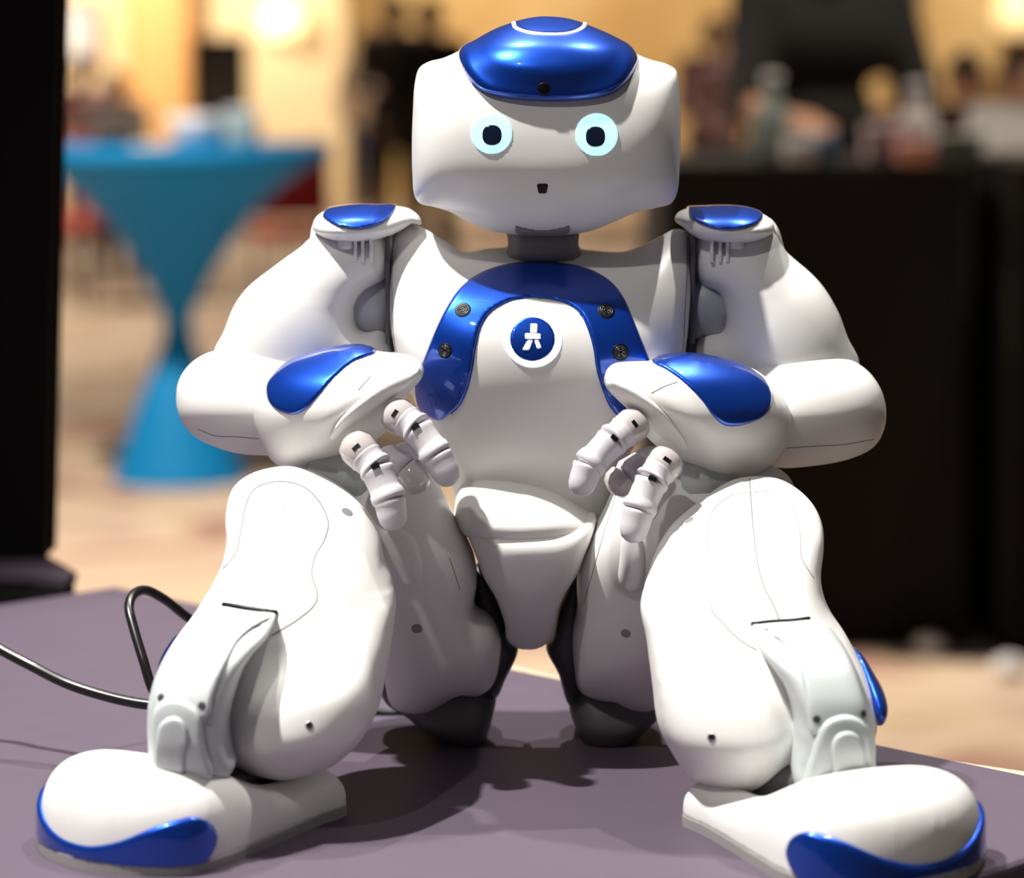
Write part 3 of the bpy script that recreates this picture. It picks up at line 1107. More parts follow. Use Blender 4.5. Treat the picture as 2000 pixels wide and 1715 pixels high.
# thumbs, seen behind the fingers
for a, b, c in (((745, 890), (790, 915), (832, 958)), ((1262, 905), (1222, 930), (1192, 962))):
    p0, p1, p2 = W(*a, -0.080), W(*b, -0.086), W(*c, -0.088)
    t_ = make_obj('thumb', *lathe(p0, p1 + (p1 - p0) * 0.1, [(0, 0.005), (0.2, 0.0072), (0.8, 0.0076), (1, 0.006)], 24), M['finger'], ROB)
    make_obj('thumb_tip', *lathe(p1, p2, [(0, 0.006), (0.1, 0.0076), (0.5, 0.0078), (0.8, 0.0062), (0.95, 0.003), (1, 0.0005)], 24), M['knuckle'], t_)
# wrist rings under the hands
for a, b, s in (((600, 905), (720, 935), 1), ((1440, 925), (1330, 945), -1)):
    p0, p1 = W(*a, -0.062), W(*b, -0.062)
    make_obj('wrist_ring', *lathe(p0, p1, [(0, 0.008), (0.06, 0.0105), (0.5, 0.0105), (0.52, 0.0115), (0.9, 0.0115), (1, 0.009)], 32), M['white2'], ROB)

# ---------------------------------------------------------------- legs
thighA = [(640, 960), (700, 905), (757, 880), (785, 865), (815, 872), (838, 905), (858, 950), (885, 1003), (910, 1050), (927, 1090), (931, 1135), (928, 1185), (948, 1196), (966, 1215), (978, 1250),
          (976, 1292), (962, 1336), (935, 1354), (900, 1350), (868, 1368), (835, 1388), (800, 1390), (766, 1376), (745, 1300), (690, 1180), (640, 1060)]
thighB = [(1550, 948), (1518, 914), (1440, 900), (1340, 890), (1285, 872), (1250, 878), (1218, 906), (1200, 950), (1178, 1000), (1153, 1045), (1133, 1090), (1127, 1140), (1127, 1190), (1119, 1230),
          (1120, 1290), (1132, 1347), (1165, 1362), (1200, 1367), (1235, 1390), (1275, 1390), (1310, 1320), (1420, 1200), (1530, 1060)]
TP = [(860, -66, -26), (950, -80, -14), (1050, -78, 0), (1150, -66, 16), (1300, -52, 34), (1395, -36, 36)]
for pts, k, tl in ((thighA, 'thighA', 0.0), (thighB, 'thighB', 0.0)):
    f = balloon(pts, 0, TP, p=2.5, tilt=tl)
    o = sdf_obj('thigh', f, M['white'], ROB, 0.0015, k)
    o['label'] = 'white thigh shell'
    if k == 'thighA':
        sdf_obj('thigh_plate', pad(f, [(742, 1035), (780, 1030), (812, 1055), (826, 1112), (820, 1134), (792, 1150), (766, 1142), (752, 1095)], -70, 2.2, 3.0, -30, key=k), M['white'], o, 0.0012)
        disc('screw_hole', 814, 1228, [k], o, 11, 'mid', 0.15, 0.02)
        seam('thigh_seam', [(878, 1090), (890, 1125), (898, 1152)], [k], o, 0.2)
    else:
        sdf_obj('thigh_plate', pad(f, [(1216, 1040), (1238, 1020), (1256, 1055), (1259, 1125), (1248, 1156), (1224, 1158), (1208, 1135), (1210, 1090)], -70, 2.2, 3.0, -30, key=k), M['white'], o, 0.0012)
        disc('screw_hole', 1222, 1237, [k], o, 10, 'mid', 0.15, 0.02)
        seam('thigh_seam', [(1205, 960), (1180, 1040), (1160, 1110), (1140, 1180)], [k], o, 0.2)
for pts in ([(932, 1100), (948, 1118), (970, 1160), (988, 1210), (994, 1244), (1012, 1262), (988, 1322), (968, 1360), (940, 1350), (925, 1200)],
            [(1131, 1100), (1108, 1145), (1090, 1185), (1081, 1225), (1074, 1248), (1066, 1262), (1090, 1312), (1112, 1375), (1132, 1360), (1136, 1290), (1138, 1200)]):
    sdf_obj('hip_strut', balloon(pts, 0, [(1095, -22, 14), (1380, -12, 22)], p=3), M['dark'], ROB, 0.0015)
for pts in ([(737, 1318), (756, 1366), (798, 1390), (832, 1422), (862, 1434), (898, 1450), (928, 1462), (946, 1444), (963, 1392), (968, 1345), (930, 1310), (850, 1300), (780, 1300)],
            [(1111, 1360), (1116, 1395), (1130, 1425), (1142, 1450), (1170, 1464), (1212, 1458), (1248, 1425), (1284, 1392), (1310, 1330), (1210, 1300), (1130, 1318)]):
    hb = balloon(pts, 0, [(1295, -10, 48), (1400, -20, 46), (1466, -14, 40)], p=3.2)
    sdf_obj('hip_block', wrap(lambda P, hb=hb: np.maximum(hb(P), TZ + 0.0003 - P[:, 2]), hb), M['hip'], ROB, 0.0015)

shinA = [(452, 958), (475, 934), (512, 918), (560, 911), (600, 918), (642, 936), (690, 970), (720, 1005), (742, 1050), (751, 1095), (766, 1132), (768, 1165), (762, 1220), (752, 1290), (735, 1370),
         (712, 1420), (680, 1460), (640, 1490), (590, 1508), (540, 1512), (470, 1490), (400, 1450), (345, 1400), (318, 1340), (322, 1290), (350, 1240), (385, 1190), (415, 1140), (434, 1100), (443, 1055), (441, 1008)]
calfA = [(756, 1180), (700, 1170), (640, 1200), (570, 1242), (520, 1264), (485, 1292), (462, 1335), (445, 1385), (442, 1420), (450, 1455), (470, 1485), (497, 1503), (540, 1512), (590, 1508), (640, 1490),
         (680, 1460), (712, 1420), (735, 1370), (751, 1290), (760, 1220)]
shinB = [(1462, 932), (1422, 943), (1359, 987), (1319, 1019), (1291, 1058), (1267, 1118), (1256, 1166), (1267, 1237), (1279, 1328), (1291, 1408), (1315, 1459), (1351, 1507), (1398, 1530), (1458, 1540),
         (1509, 1540), (1570, 1510), (1640, 1488), (1696, 1462), (1712, 1425), (1708, 1380), (1696, 1332), (1672, 1277), (1648, 1233), (1624, 1197), (1609, 1166), (1601, 1126), (1607, 1070), (1605, 1023),
         (1589, 987), (1557, 955), (1517, 935)]
calfB = [(1268, 1190), (1330, 1180), (1395, 1212), (1478, 1273), (1509, 1300), (1533, 1340), (1549, 1388), (1551, 1435), (1541, 1491), (1512, 1536), (1458, 1540), (1398, 1530), (1351, 1507), (1315, 1459),
         (1291, 1408), (1279, 1328), (1270, 1237)]
SP = [(900, -98, -56), (960, -120, -58), (1050, -140, -66), (1150, -157, -80), (1300, -175, -104), (1420, -186, -124), (1545, -184, -136)]
CP = [(1165, -156, -100), (1230, -172, -100), (1330, -190, -112), (1430, -198, -128), (1545, -188, -142)]
for sp, cp, k, tl in ((shinA, calfA, 'shinA', 0.10), (shinB, calfB, 'shinB', -0.10)):
    f = union(balloon(sp, 0, SP, p=2.4, tilt=tl), balloon(cp, 0, CP, p=2.3, tilt=tl), 0.006)
    o = sdf_obj('shin', f, M['white'], ROB, 0.0015, k)
    o['label'] = 'bulging white shin shell'
    if k == 'shinA':
        seam('shin_seam', [(436, 1111), (461, 1080), (470, 1041), (480, 988), (495, 957), (526, 943), (565, 942), (599, 955), (626, 984), (641, 1022), (634, 1053), (615, 1088), (609, 1122), (620, 1161), (615, 1180),
                           (580, 1211), (530, 1241)], [k], o, 0.28)
        seam('shin_seam', [(557, 984), (549, 1041), (541, 1084), (526, 1126), (511, 1157), (494, 1186)], [k], o, 0.2)
        disc('screw_hole', 678, 1000, [k], o, 12, 'mid', 0.15, 0.02)
        disc('screw', 604, 1417, [k], o, 8, 'chrome', 0.3, 0.1)
        disc('screw_socket', 603, 1415, [k], o, 4, 'black', 0.5, 0.05)
    else:
        seam('shin_seam', [(1385, 1085), (1381, 1040), (1392, 1000), (1420, 972), (1462, 962), (1510, 963), (1545, 985), (1562, 1040), (1566, 1090), (1590, 1130)], [k], o, 0.2)
        seam('shin_seam', [(1405, 1125), (1395, 1160), (1390, 1190), (1410, 1215), (1445, 1250), (1478, 1270)], [k], o, 0.25)
        seam('shin_seam', [(1464, 936), (1466, 965), (1472, 1040), (1480, 1100), (1494, 1150), (1510, 1180), (1522, 1210)], [k], o, 0.28)
        disc('screw_hole', 1346, 1016, [k], o, 10, 'mid', 0.15, 0.02)
        disc('screw', 1390, 1441, [k], o, 9, 'chrome', 0.3, 0.1)
        disc('screw_socket', 1390, 1439, [k], o, 5, 'black', 0.5, 0.05)

covA = [(408, 1190), (438, 1182), (470, 1187), (505, 1193), (538, 1198), (536, 1214), (524, 1240), (500, 1265), (478, 1300), (462, 1345), (450, 1400), (455, 1450), (462, 1490), (430, 1515), (370, 1520),
        (305, 1505), (299, 1450), (297, 1390), (302, 1340), (318, 1290), (345, 1245), (380, 1208)]
frA = [(408, 1192), (438, 1185), (470, 1189), (505, 1195), (534, 1202), (515, 1213), (490, 1228), (465, 1252), (446, 1287), (430, 1325), (416, 1365), (408, 1400), (360, 1410), (310, 1400),
       (300, 1365), (304, 1335), (320, 1290), (346, 1248), (382, 1209)]
lkA = [(299, 1400), (305, 1378), (322, 1362), (340, 1358), (362, 1363), (382, 1378), (394, 1400), (400, 1450), (416, 1512), (390, 1524), (340, 1516), (303, 1505), (299, 1450)]
riA = [(310, 1500), (310, 1425), (318, 1405), (338, 1393), (356, 1397), (368, 1413), (372, 1440), (364, 1462), (360, 1505), (335, 1508)]
covB = [(1470, 1220), (1500, 1216), (1535, 1213), (1584, 1210), (1610, 1222), (1642, 1252), (1668, 1300), (1686, 1350), (1697, 1400), (1700, 1450), (1698, 1522), (1640, 1538), (1565, 1548), (1545, 1510),
        (1550, 1430), (1543, 1370), (1523, 1320), (1500, 1287), (1482, 1264), (1474, 1240)]
frB = [(1482, 1224), (1535, 1216), (1584, 1212), (1610, 1224), (1641, 1254), (1667, 1302), (1685, 1352), (1697, 1400), (1690, 1430), (1640, 1430), (1585, 1432), (1576, 1400), (1572, 1355), (1562, 1312), (1541, 1270), (1514, 1242)]
lkB = [(1592, 1440), (1600, 1418), (1615, 1402), (1640, 1393), (1664, 1394), (1686, 1406), (1697, 1425), (1700, 1460), (1697, 1528), (1640, 1540), (1565, 1548), (1574, 1500), (1584, 1470)]
riB = [(1628, 1530), (1622, 1475), (1622, 1445), (1632, 1428), (1652, 1421), (1672, 1428), (1683, 1448), (1686, 1480), (1684, 1530), (1655, 1536)]
VP = [(1170, -168, -118), (1200, -187, -126), (1260, -210, -134), (1340, -220, -142), (1420, -221, -148), (1550, -215, -152)]
for cv, fr, lk, ri, k, tl, scr, slot, blue_o in (
        (covA, frA, lkA, riA, 'covA', -0.18, ((314, 1362), (394, 1378)), [(436, 1181), (470, 1186), (505, 1192), (540, 1197)],
         [(358, 1232), (346, 1238), (326, 1262), (312, 1292), (305, 1330), (309, 1352), (330, 1340), (350, 1300), (365, 1255)]),
        (covB, frB, lkB, riB, 'covB', 0.18, ((1595, 1405), (1686, 1394)), [(1470, 1219), (1510, 1215), (1545, 1213), (1580, 1209)],
         [(1668, 1266), (1682, 1276), (1706, 1313), (1723, 1345), (1730, 1375), (1725, 1397), (1713, 1412), (1695, 1395), (1680, 1330)])):
    f = balloon(cv, 0, VP, p=4.0, tilt=tl)
    o = sdf_obj('ankle_cover', f, M['white2'], ROB, 0.0013, k)
    o['label'] = 'pale grey strap cover over the ankle'
    p_ = pad(f, fr, -190, 1.4, 1.6, -120, key=k)
    sdf_obj('cover_plate', p_, M['white2'], o, 0.0011, k + 'p')
    l_ = pad(f, lk, -200, 2.6, 1.6, -120, key=k)
    lo_ = sdf_obj('ankle_link', l_, M['white2'], ROB, 0.0011, k + 'l')
    sdf_obj('link_boss', pad(f, ri, -200, 3.6, 1.2, -120, key=k), M['white2'], lo_, 0.0010)
    for sx_, sy_ in scr:
        disc('screw', sx_, sy_, [k, k + 'p'], o, 8, 'dark', 0.3, 0.05)
    seam('slot', slot, [k, k + 'p', 'shin' + k[-1]], o, 1.15, 'black', lift=0.1)
    s_ = sdf_obj('shin_light', balloon(blue_o, 0, [(1225, -152, -104), (1420, -172, -122)], p=2.2), M['blue'], ROB, 0.0012)
    s_['label'] = 'blue crescent on the outer side of the shin'

# ---------------------------------------------------------------- feet
plan = [(0, -27), (20, -28), (39, -29.5), (72, -33), (99, -35), (114, -31), (125, -18), (131, 2), (130, 22), (124, 39), (112, 54), (96, 62), (74, 58), (50, 44), (24, 33), (4, 28), (-5, 14), (-6, -14)]


def foot(hc, ax, side, key):
    ax = np.array(ax) / np.linalg.norm(ax)
    lat = np.array([-ax[1], ax[0]]) * (-1 if side < 0 else 1)
    if lat[0] * side < 0:
        lat = -lat
    hc = np.array(hc) * 1e-3
    O = Outline(np.array(plan) * 1e-3, n=6, res=110)
    Hs = smooth1([s * 1e-3 for s in (-8, 12, 30, 48, 66, 84, 104, 134)], [h * 1e-3 for h in (30, 28, 22, 23, 31, 40, 45, 43)])
    rm = O.rm
    zb = TZ + 0.0045

    def loc(P):
        q = P[:, :2] - hc
        return q @ ax, q @ lat, P[:, 2]

    def glob(s, t, z):
        p = hc + ax * s + lat * t
        return np.array([p[0], p[1], TZ + z])
    sc1 = glob(0.040, 0.006, 0.046)
    sc2 = glob(0.082, 0.030, 0.050)

    def scoop(P):
        s, t, z = loc(P)
        e1 = np.sqrt(((s - 0.034) / 0.050) ** 2 + ((t - 0.004) / 0.0235) ** 2 + ((z - TZ - 0.046) / 0.034) ** 2) - 1
        e2 = np.sqrt(((s - 0.064) / 0.028) ** 2 + ((t - 0.024) / 0.036) ** 2 + ((z - TZ - 0.052) / 0.030) ** 2) - 1
        return np.minimum(e1 * 0.0235, e2 * 0.022)

    def f(P):
        s, t, z = loc(P)
        a = np.maximum(rm * rm - O.inflate(s, t), 0)
        v = rm * np.maximum(z - zb, 0) / (Hs(s) - 0.0045)
        g = (a ** 1.6 + v ** 3.2) ** (1 / 3.2) - rm
        g = smax(g, -scoop(P), 0.004)
        return np.maximum(g, zb - z)
    cs = np.array([glob(s * 1e-3, t * 1e-3, z) for s, t in plan for z in (0.002, 0.05)])
    f.lo, f.hi, f.lip, f.y0 = cs.min(0) - 0.003, cs.max(0) + 0.003, 2.0, 0
    o = sdf_obj('foot', f, M['white'], ROB, 0.0014, key)
    o['label'] = 'white foot shell'
    zt = smooth1([t * 1e-3 for t in (-42, -30, -20, -8, 8, 24, 40, 52, 66)], [h * 1e-3 for h in (26, 25, 21.5, 14.5, 10, 10, 13.5, 20, 27)])

    def bump(P):
        s, t, z = loc(P)
        d = rint((z - TZ - zt(t)) * 0.8, 0.101 + 75.0 * (z - TZ - 0.014) ** 2 - s - 0.2 * np.maximum(t, 0), 0.004)
        v = rint(f(P) - 0.0013, d, 0.0018)
        return np.maximum(v, TZ + 0.004 - z)
    b = sdf_obj('toe_bumper', wrap(bump, f), M['blue'], ROB, 0.0012, key + 'b')
    b['label'] = 'glossy blue bumper wrapped round the toe'
    C = O.C * 1.012
    V, Fc = prism([tuple(hc + ax * a + lat * c) for a, c in C], TZ, TZ + 0.0048, 0.0006)
    make_obj('sole', V, Fc, M['sole'], ROB, smooth=False)
    # ankle block inside the opening
    p = glob(0.042, 0.006, 0)
    make_obj('ankle_block', *lathe(glob(0.010, -0.002, 0.020), glob(0.062, 0.010, 0.024), [(0, 0.006), (0.1, 0.010), (0.9, 0.011), (1, 0.008)], 24), M['dark'], ROB)
    return o


footA = foot((-97, -128), (-0.55, -0.835), -1, 'footA')
footB = foot((100, -147), (0.438, -0.899), 1, 'footB')
# ---------------------------------------------------------------- power cable
cab = [(-60, 1230, 30), (0, 1268, 20), (60, 1300, 12), (130, 1335, 0), (200, 1358, -8), (260, 1372, -14), (320, 1380, -18), (380, 1388, -20), (460, 1395, -10),
       (560, 1396, 20), (660, 1394, 40)]
P1 = [np.array((-0.47, 0.07, TZ + 0.0028)), np.array((-0.40, 0.05, TZ + 0.0035)), np.array((-0.33, 0.02, TZ + 0.020))] + [W(a, b, y * 1e-3 - 0.04) for a, b, y in cab]
P2 = [W(a, b, y * 1e-3) for a, b, y in ((330, 1385, -50), (300, 1350, -45), (280, 1290, -40), (262, 1230, -30), (252, 1185, -20), (262, 1160, -10), (285, 1153, 0), (320, 1170, 8), (365, 1205, 18), (430, 1250, 30),
                                       (520, 1300, 45), (620, 1350, 58))]
P3 = [W(a, b, y * 1e-3) for a, b, y in ((700, 1382, 60), (735, 1392, 60), (765, 1395, 60), (800, 1390, 62), (850, 1384, 66))]


def smooth3(P, n=8):
    return crom(P, n, False)


cab_root = tag(make_obj('power_cable', *tube(smooth3(P2 + P3), 0.0024, 14), M['cable']), 'black cable looping up behind the bent leg on the left', 'cable')
for v in cab_root.data.vertices:
    v.co.z = max(v.co.z, TZ + 0.0001)
c2 = tag(make_obj('power_cable', *tube(smooth3(P1), 0.0026, 14), M['cable']), 'black cable sagging in from the left edge towards the ankle', 'cable')
for v in c2.data.vertices:
    v.co.z = max(v.co.z, TZ + 0.0001)

# ---------------------------------------------------------------- black panel on a second table, left
M['panel'] = mat('black_panel', (0.003, 0.0015, 0.0015), 0.7, var=0.2, vscale=5, spec=0.15)
tb2 = [tuple(WZ(a, b, TZ)[:2]) for a, b in ((-260, 1112), (60, 1122), (125, 1131), (150, 1118), (96, 1088), (60, 1062), (-260, 1040))]
adj = empty('side_table', (*np.mean(tb2, 0), 0), 'second plum table behind the left end of the display table', 'table')
make_obj('tabletop', *prism(tb2, TZ - 0.006, TZ), M['table'], adj, smooth=False)
cc = np.mean(tb2, 0)
make_obj('table_skirt', *prism([tuple(cc + (np.array(p) - cc) * 0.97) for p in tb2], 0, TZ - 0.006), M['drape'], adj, smooth=False)
pb, pt = WZ(88, 1090, TZ), W(112, -40, WZ(88, 1090, TZ)[1])
x0 = pb[0] - 0.30
V = []
for dy in (0, 0.05):
    V += [(x0, pb[1] + dy, TZ), (pb[0], pb[1] + dy, TZ), (pt[0], pb[1] + dy, pt[2]), (x0, pb[1] + dy, pt[2])]
Fc = [(0, 1, 2, 3), (7, 6, 5, 4), (0, 4, 5, 1), (1, 5, 6, 2), (2, 6, 7, 3), (3, 7, 4, 0)]
pan = empty('display_stand', (pb[0] - 0.15, pb[1], TZ), 'tall black panel standing on the second table at the left edge', 'panel')
make_obj('panel_body', V, Fc, M['panel'], pan, smooth=False)
make_obj('panel_rim', *tube([np.array(V[1]) + (0, 0.025, 0.002), np.array(V[2]) + (0, 0.025, 0)], 0.003, 8), M['panel'], pan)

# ---------------------------------------------------------------- cocktail table
M['teal'] = mat('teal_stretch_cloth', (0.0, 0.24, 0.62), 0.6, var=0.05, vscale=3, spec=0.3)
bc = WZ(352, 938, 0)
dk = bc[1] + D0
spx = dk / FPX
Ht = (945 - 300) * spx * 1.0
ct = empty('cocktail_table', (bc[0], bc[1], 0), 'tall cocktail table in a teal stretch cover pinched at the waist', 'table')
zz = lambda row: max(0.0, bc[2] + (945 - row) * spx)
prof = [(950, 134), (940, 133), (900, 118), (850, 100), (800, 84), (750, 62), (700, 42), (660, 30), (630, 27), (600, 36), (560, 56), (520, 78), (470, 112), (420, 150), (370, 200), (330, 255), (312, 285)]
Vc, Fcv = lathe((bc[0], bc[1], 0), (bc[0], bc[1], zz(312)), [(zz(r) / zz(312), w * spx) for r, w in prof], 48)
make_obj('stretch_cover', Vc, Fcv, M['teal'], ct)
make_obj('table_top', *lathe((bc[0], bc[1], zz(314)), (bc[0], bc[1], zz(288)), [(0, 295 * spx), (0.2, 305 * spx), (0.8, 305 * spx), (1, 300 * spx)], 64), M['teal'], ct, smooth=False)
TT = zz(288)
M['pale'] = mat('white_china', (0.75, 0.76, 0.82), 0.3, var=0.02)
M['glass'] = mat('pale_glass', (0.55, 0.75, 0.8), 0.1, var=0.02, trans=0.5)
M['black2'] = mat('black_leather', (0.015, 0.012, 0.012), 0.5, var=0.1)


def on_top(px, dy, z):
    return np.array([(px - 1000) * (dk + dy) / FPX, bc[1] + dy, z])


def bowl(name, px, dy, r, h, m, label, cat, group=None):
    c = on_top(px, dy, TT)
    e = empty(name, tuple(c), label, cat, group)
    make_obj('bowl', *lathe(c, c + (0, 0, h), [(0, r * 0.5), (0.08, r * 0.55), (0.3, r * 0.8), (0.7, r * 0.97), (1, r), (1, r * 0.93), (0.6, r * 0.8), (0.25, r * 0.5)], 32), m, e)
    make_obj('foot_ring', *lathe(c, c + (0, 0, h * 0.08), [(0, r * 0.52), (1, r * 0.5)], 32), m, e)
    return e


bowl('serving_bowl', 385, -0.12, 0.085, 0.095, M['pale'], 'white bowl in the middle of the teal cocktail table', 'bowl')
c = on_top(474, -0.15, TT)
e = empty('glass_jar', tuple(c), 'pale glass jar standing right of the white bowl', 'jar')
make_obj('jar', *lathe(c, c + (0, 0, 0.10), [(0, 0.045), (0.05, 0.052), (0.7, 0.055), (0.9, 0.05), (1, 0.045)], 32), M['glass'], e)
make_obj('lid', *lathe(c + (0, 0, 0.10), c + (0, 0, 0.115), [(0, 0.048), (0.8, 0.048), (1, 0.042)], 32), M['pale'], e)
c = on_top(225, 0.05, TT)
e = empty('handbag', tuple(c), 'small dark bag lying on the left part of the cocktail table', 'bag')
make_obj('bag', *box(c - (0.06, 0.04, 0), c + (0.06, 0.04, 0.055), 0.02), M['black2'], e)
make_obj('strap', *tube(crom([c + (-0.05, 0, 0.05), c + (-0.03, 0, 0.09), c + (0.03, 0, 0.09), c + (0.05, 0, 0.05)], 6, False), 0.006, 8), M['black2'], e)
c = on_top(300, -0.2, TT)
e = tag(make_obj('paper_napkin', *box(c - (0.055, 0.05, 0), c + (0.055, 0.05, 0.012), 0.005), mat('napkin_paper', (0.8, 0.62, 0.42), 0.9, var=0.05)), 'folded cream napkin left of the white bowl', 'napkin')


# ---------------------------------------------------------------- far wall: panels, column, lamp, door
def slab(name, px0, px1, py0, py1, y, m, label, cat, depth=0.15, ground=False, frame_m=None):
    a, b = W(px0, py1, y), W(px1, py0, y)
    if ground:
        a[2] = 0.0
    e = empty(name, ((a[0] + b[0]) / 2, y, a[2]), label, cat)
    make_obj('panel', *box((a[0], y, a[2]), (b[0], y + depth, b[2]), 0.02), m, e, smooth=False)
    w = 0.05
    fm = frame_m or m
    fr = [box((a[0] - w, y - 0.03, a[2]), (a[0], y + depth, b[2] + w)), box((b[0], y - 0.03, a[2]), (b[0] + w, y + depth, b[2] + w)),
          box((a[0], y - 0.03, b[2]), (b[0], y + depth, b[2] + w))]
    for g in fr:
        make_obj('frame_bar', *g, fm, e, smooth=False)
    return e


M['slate'] = mat('slate_grey_cloth', (0.085, 0.075, 0.075), 0.9, var=0.06, vscale=3)
M['sky'] = mat('pale_blue_board', (0.55, 0.58, 0.62), 0.7, var=0.05)
M['wood'] = mat('brown_wood', (0.30, 0.15, 0.05), 0.6, var=0.15, vscale=2)
slab('wall_column', 258, 348, -300, 420, 25.2, M['orange'], 'broad ochre column on the far wall behind the cocktail table', 'column', 0.5, True)
slab('wall_panel', 352, 660, -300, 420, 25.6, M['cream'], 'wide cream wall panel right of the ochre column', 'panel', 0.2, True)
slab('wall_panel', 120, 256, -300, 420, 25.6, M['cream'], 'narrow cream wall panel left of the ochre column', 'panel', 0.2, True)
slab('banner_stand', 388, 470, 84, 330, 22.0, M['slate'], 'slate grey upright banner behind the cocktail table', 'banner', 0.1, True, M['dark'])
slab('notice_board', 128, 182, 10, 112, 25.4, M['sky'], 'pale blue-grey board high on the wall at the left', 'board', 0.06, False, M['wood'])
lp = W(548, 38, 25.4)
wl = empty('wall_lamp', tuple(lp), 'glowing yellow wall lamp on the cream panel', 'lamp')
wl['kind'] = 'thing'
M['lampglow'] = mat('lamp_glow', (1.0, 0.85, 0.5), 0.5, var=0.02, emit=(1.0, 0.80, 0.42), estr=2.2)
make_obj('lamp_shade', *lathe(lp - (0, 0, 0.16), lp + (0, 0, 0.16), [(0, 0.10), (0.1, 0.16), (0.5, 0.20), (0.9, 0.16), (1, 0.10)], 28), M['lampglow'], wl)
make_obj('wall_mount', *lathe(lp + (0, 0.05, -0.2), lp + (0, 0.22, -0.2), [(0, 0.03), (0.8, 0.03), (0.85, 0.07), (1, 0.07)], 16), M['wood'], wl)
lp = W(1985, 25, 25.0)
wl = empty('wall_lamp', tuple(lp), 'glowing yellow wall lamp at the top right corner', 'lamp')
wl['kind'] = 'thing'
make_obj('lamp_shade', *lathe(lp - (0, 0, 0.2), lp + (0, 0, 0.2), [(0, 0.10), (0.1, 0.16), (0.5, 0.22), (0.9, 0.16), (1, 0.10)], 28), mat('lamp_glow_dim', (1, 0.8, 0.45), 0.5, var=0.02, emit=(1.0, 0.72, 0.32), estr=0.9), wl)
make_obj('wall_mount', *lathe(lp + (0, 0.05, -0.25), lp + (0, 0.6, -0.25), [(0, 0.03), (0.8, 0.03), (0.85, 0.07), (1, 0.07)], 16), M['wood'], wl)
a = W(1690, 8, 14.0)
e = empty('hanging_sign', tuple(a), 'pale blue-green sign hanging at the top right behind the black-clad person', 'sign')
make_obj('board', *box(a - (0.33, 0.02, 0.06), a + (0.30, 0.02, 0.10), 0.01), mat('sign_board', (0.45, 0.62, 0.60), 0.6, var=0.25, vscale=6), e, smooth=False)
for sx_ in (-0.25, 0.22):
    make_obj('hanger', *tube([a + (sx_, 0, 0.1), a + (sx_, 0, 1.5)], 0.006, 6), M['dark'], e)


# ---------------------------------------------------------------- people
SK = {'fair': mat('skin_fair', (0.62, 0.38, 0.28), 0.5, var=0.04, sss=0.1), 'tan': mat('skin_tan', (0.38, 0.20, 0.13), 0.5, var=0.04, sss=0.1)}
CL = {n: mat('cloth_' + n, c, 0.9, var=0.12, vscale=8) for n, c in (
    ('brown', (0.030, 0.017, 0.010)), ('black', (0.004, 0.0035, 0.004)), ('beige', (0.42, 0.30, 0.20)), ('pink', (0.50, 0.26, 0.26)), ('white', (0.80, 0.80, 0.80)),
    ('denim', (0.05, 0.06, 0.10)), ('red', (0.35, 0.03, 0.03)), ('rose', (0.42, 0.25, 0.25)), ('mauve', (0.34, 0.24, 0.26)), ('hairdark', (0.015, 0.009, 0.007)), ('hairbrown', (0.06, 0.025, 0.012)))}


def multi(prims, k):
    def f(P):
        r = prims[0](P)
        for q in prims[1:]:
            r = smin(r, q(P), k)
        return r
    f.lo = np.min([q.lo for q in prims], 0) - 0.03
    f.hi = np.max([q.hi for q in prims], 0) + 0.03
    f.lip = 1.5
    f.y0 = 0
    return f


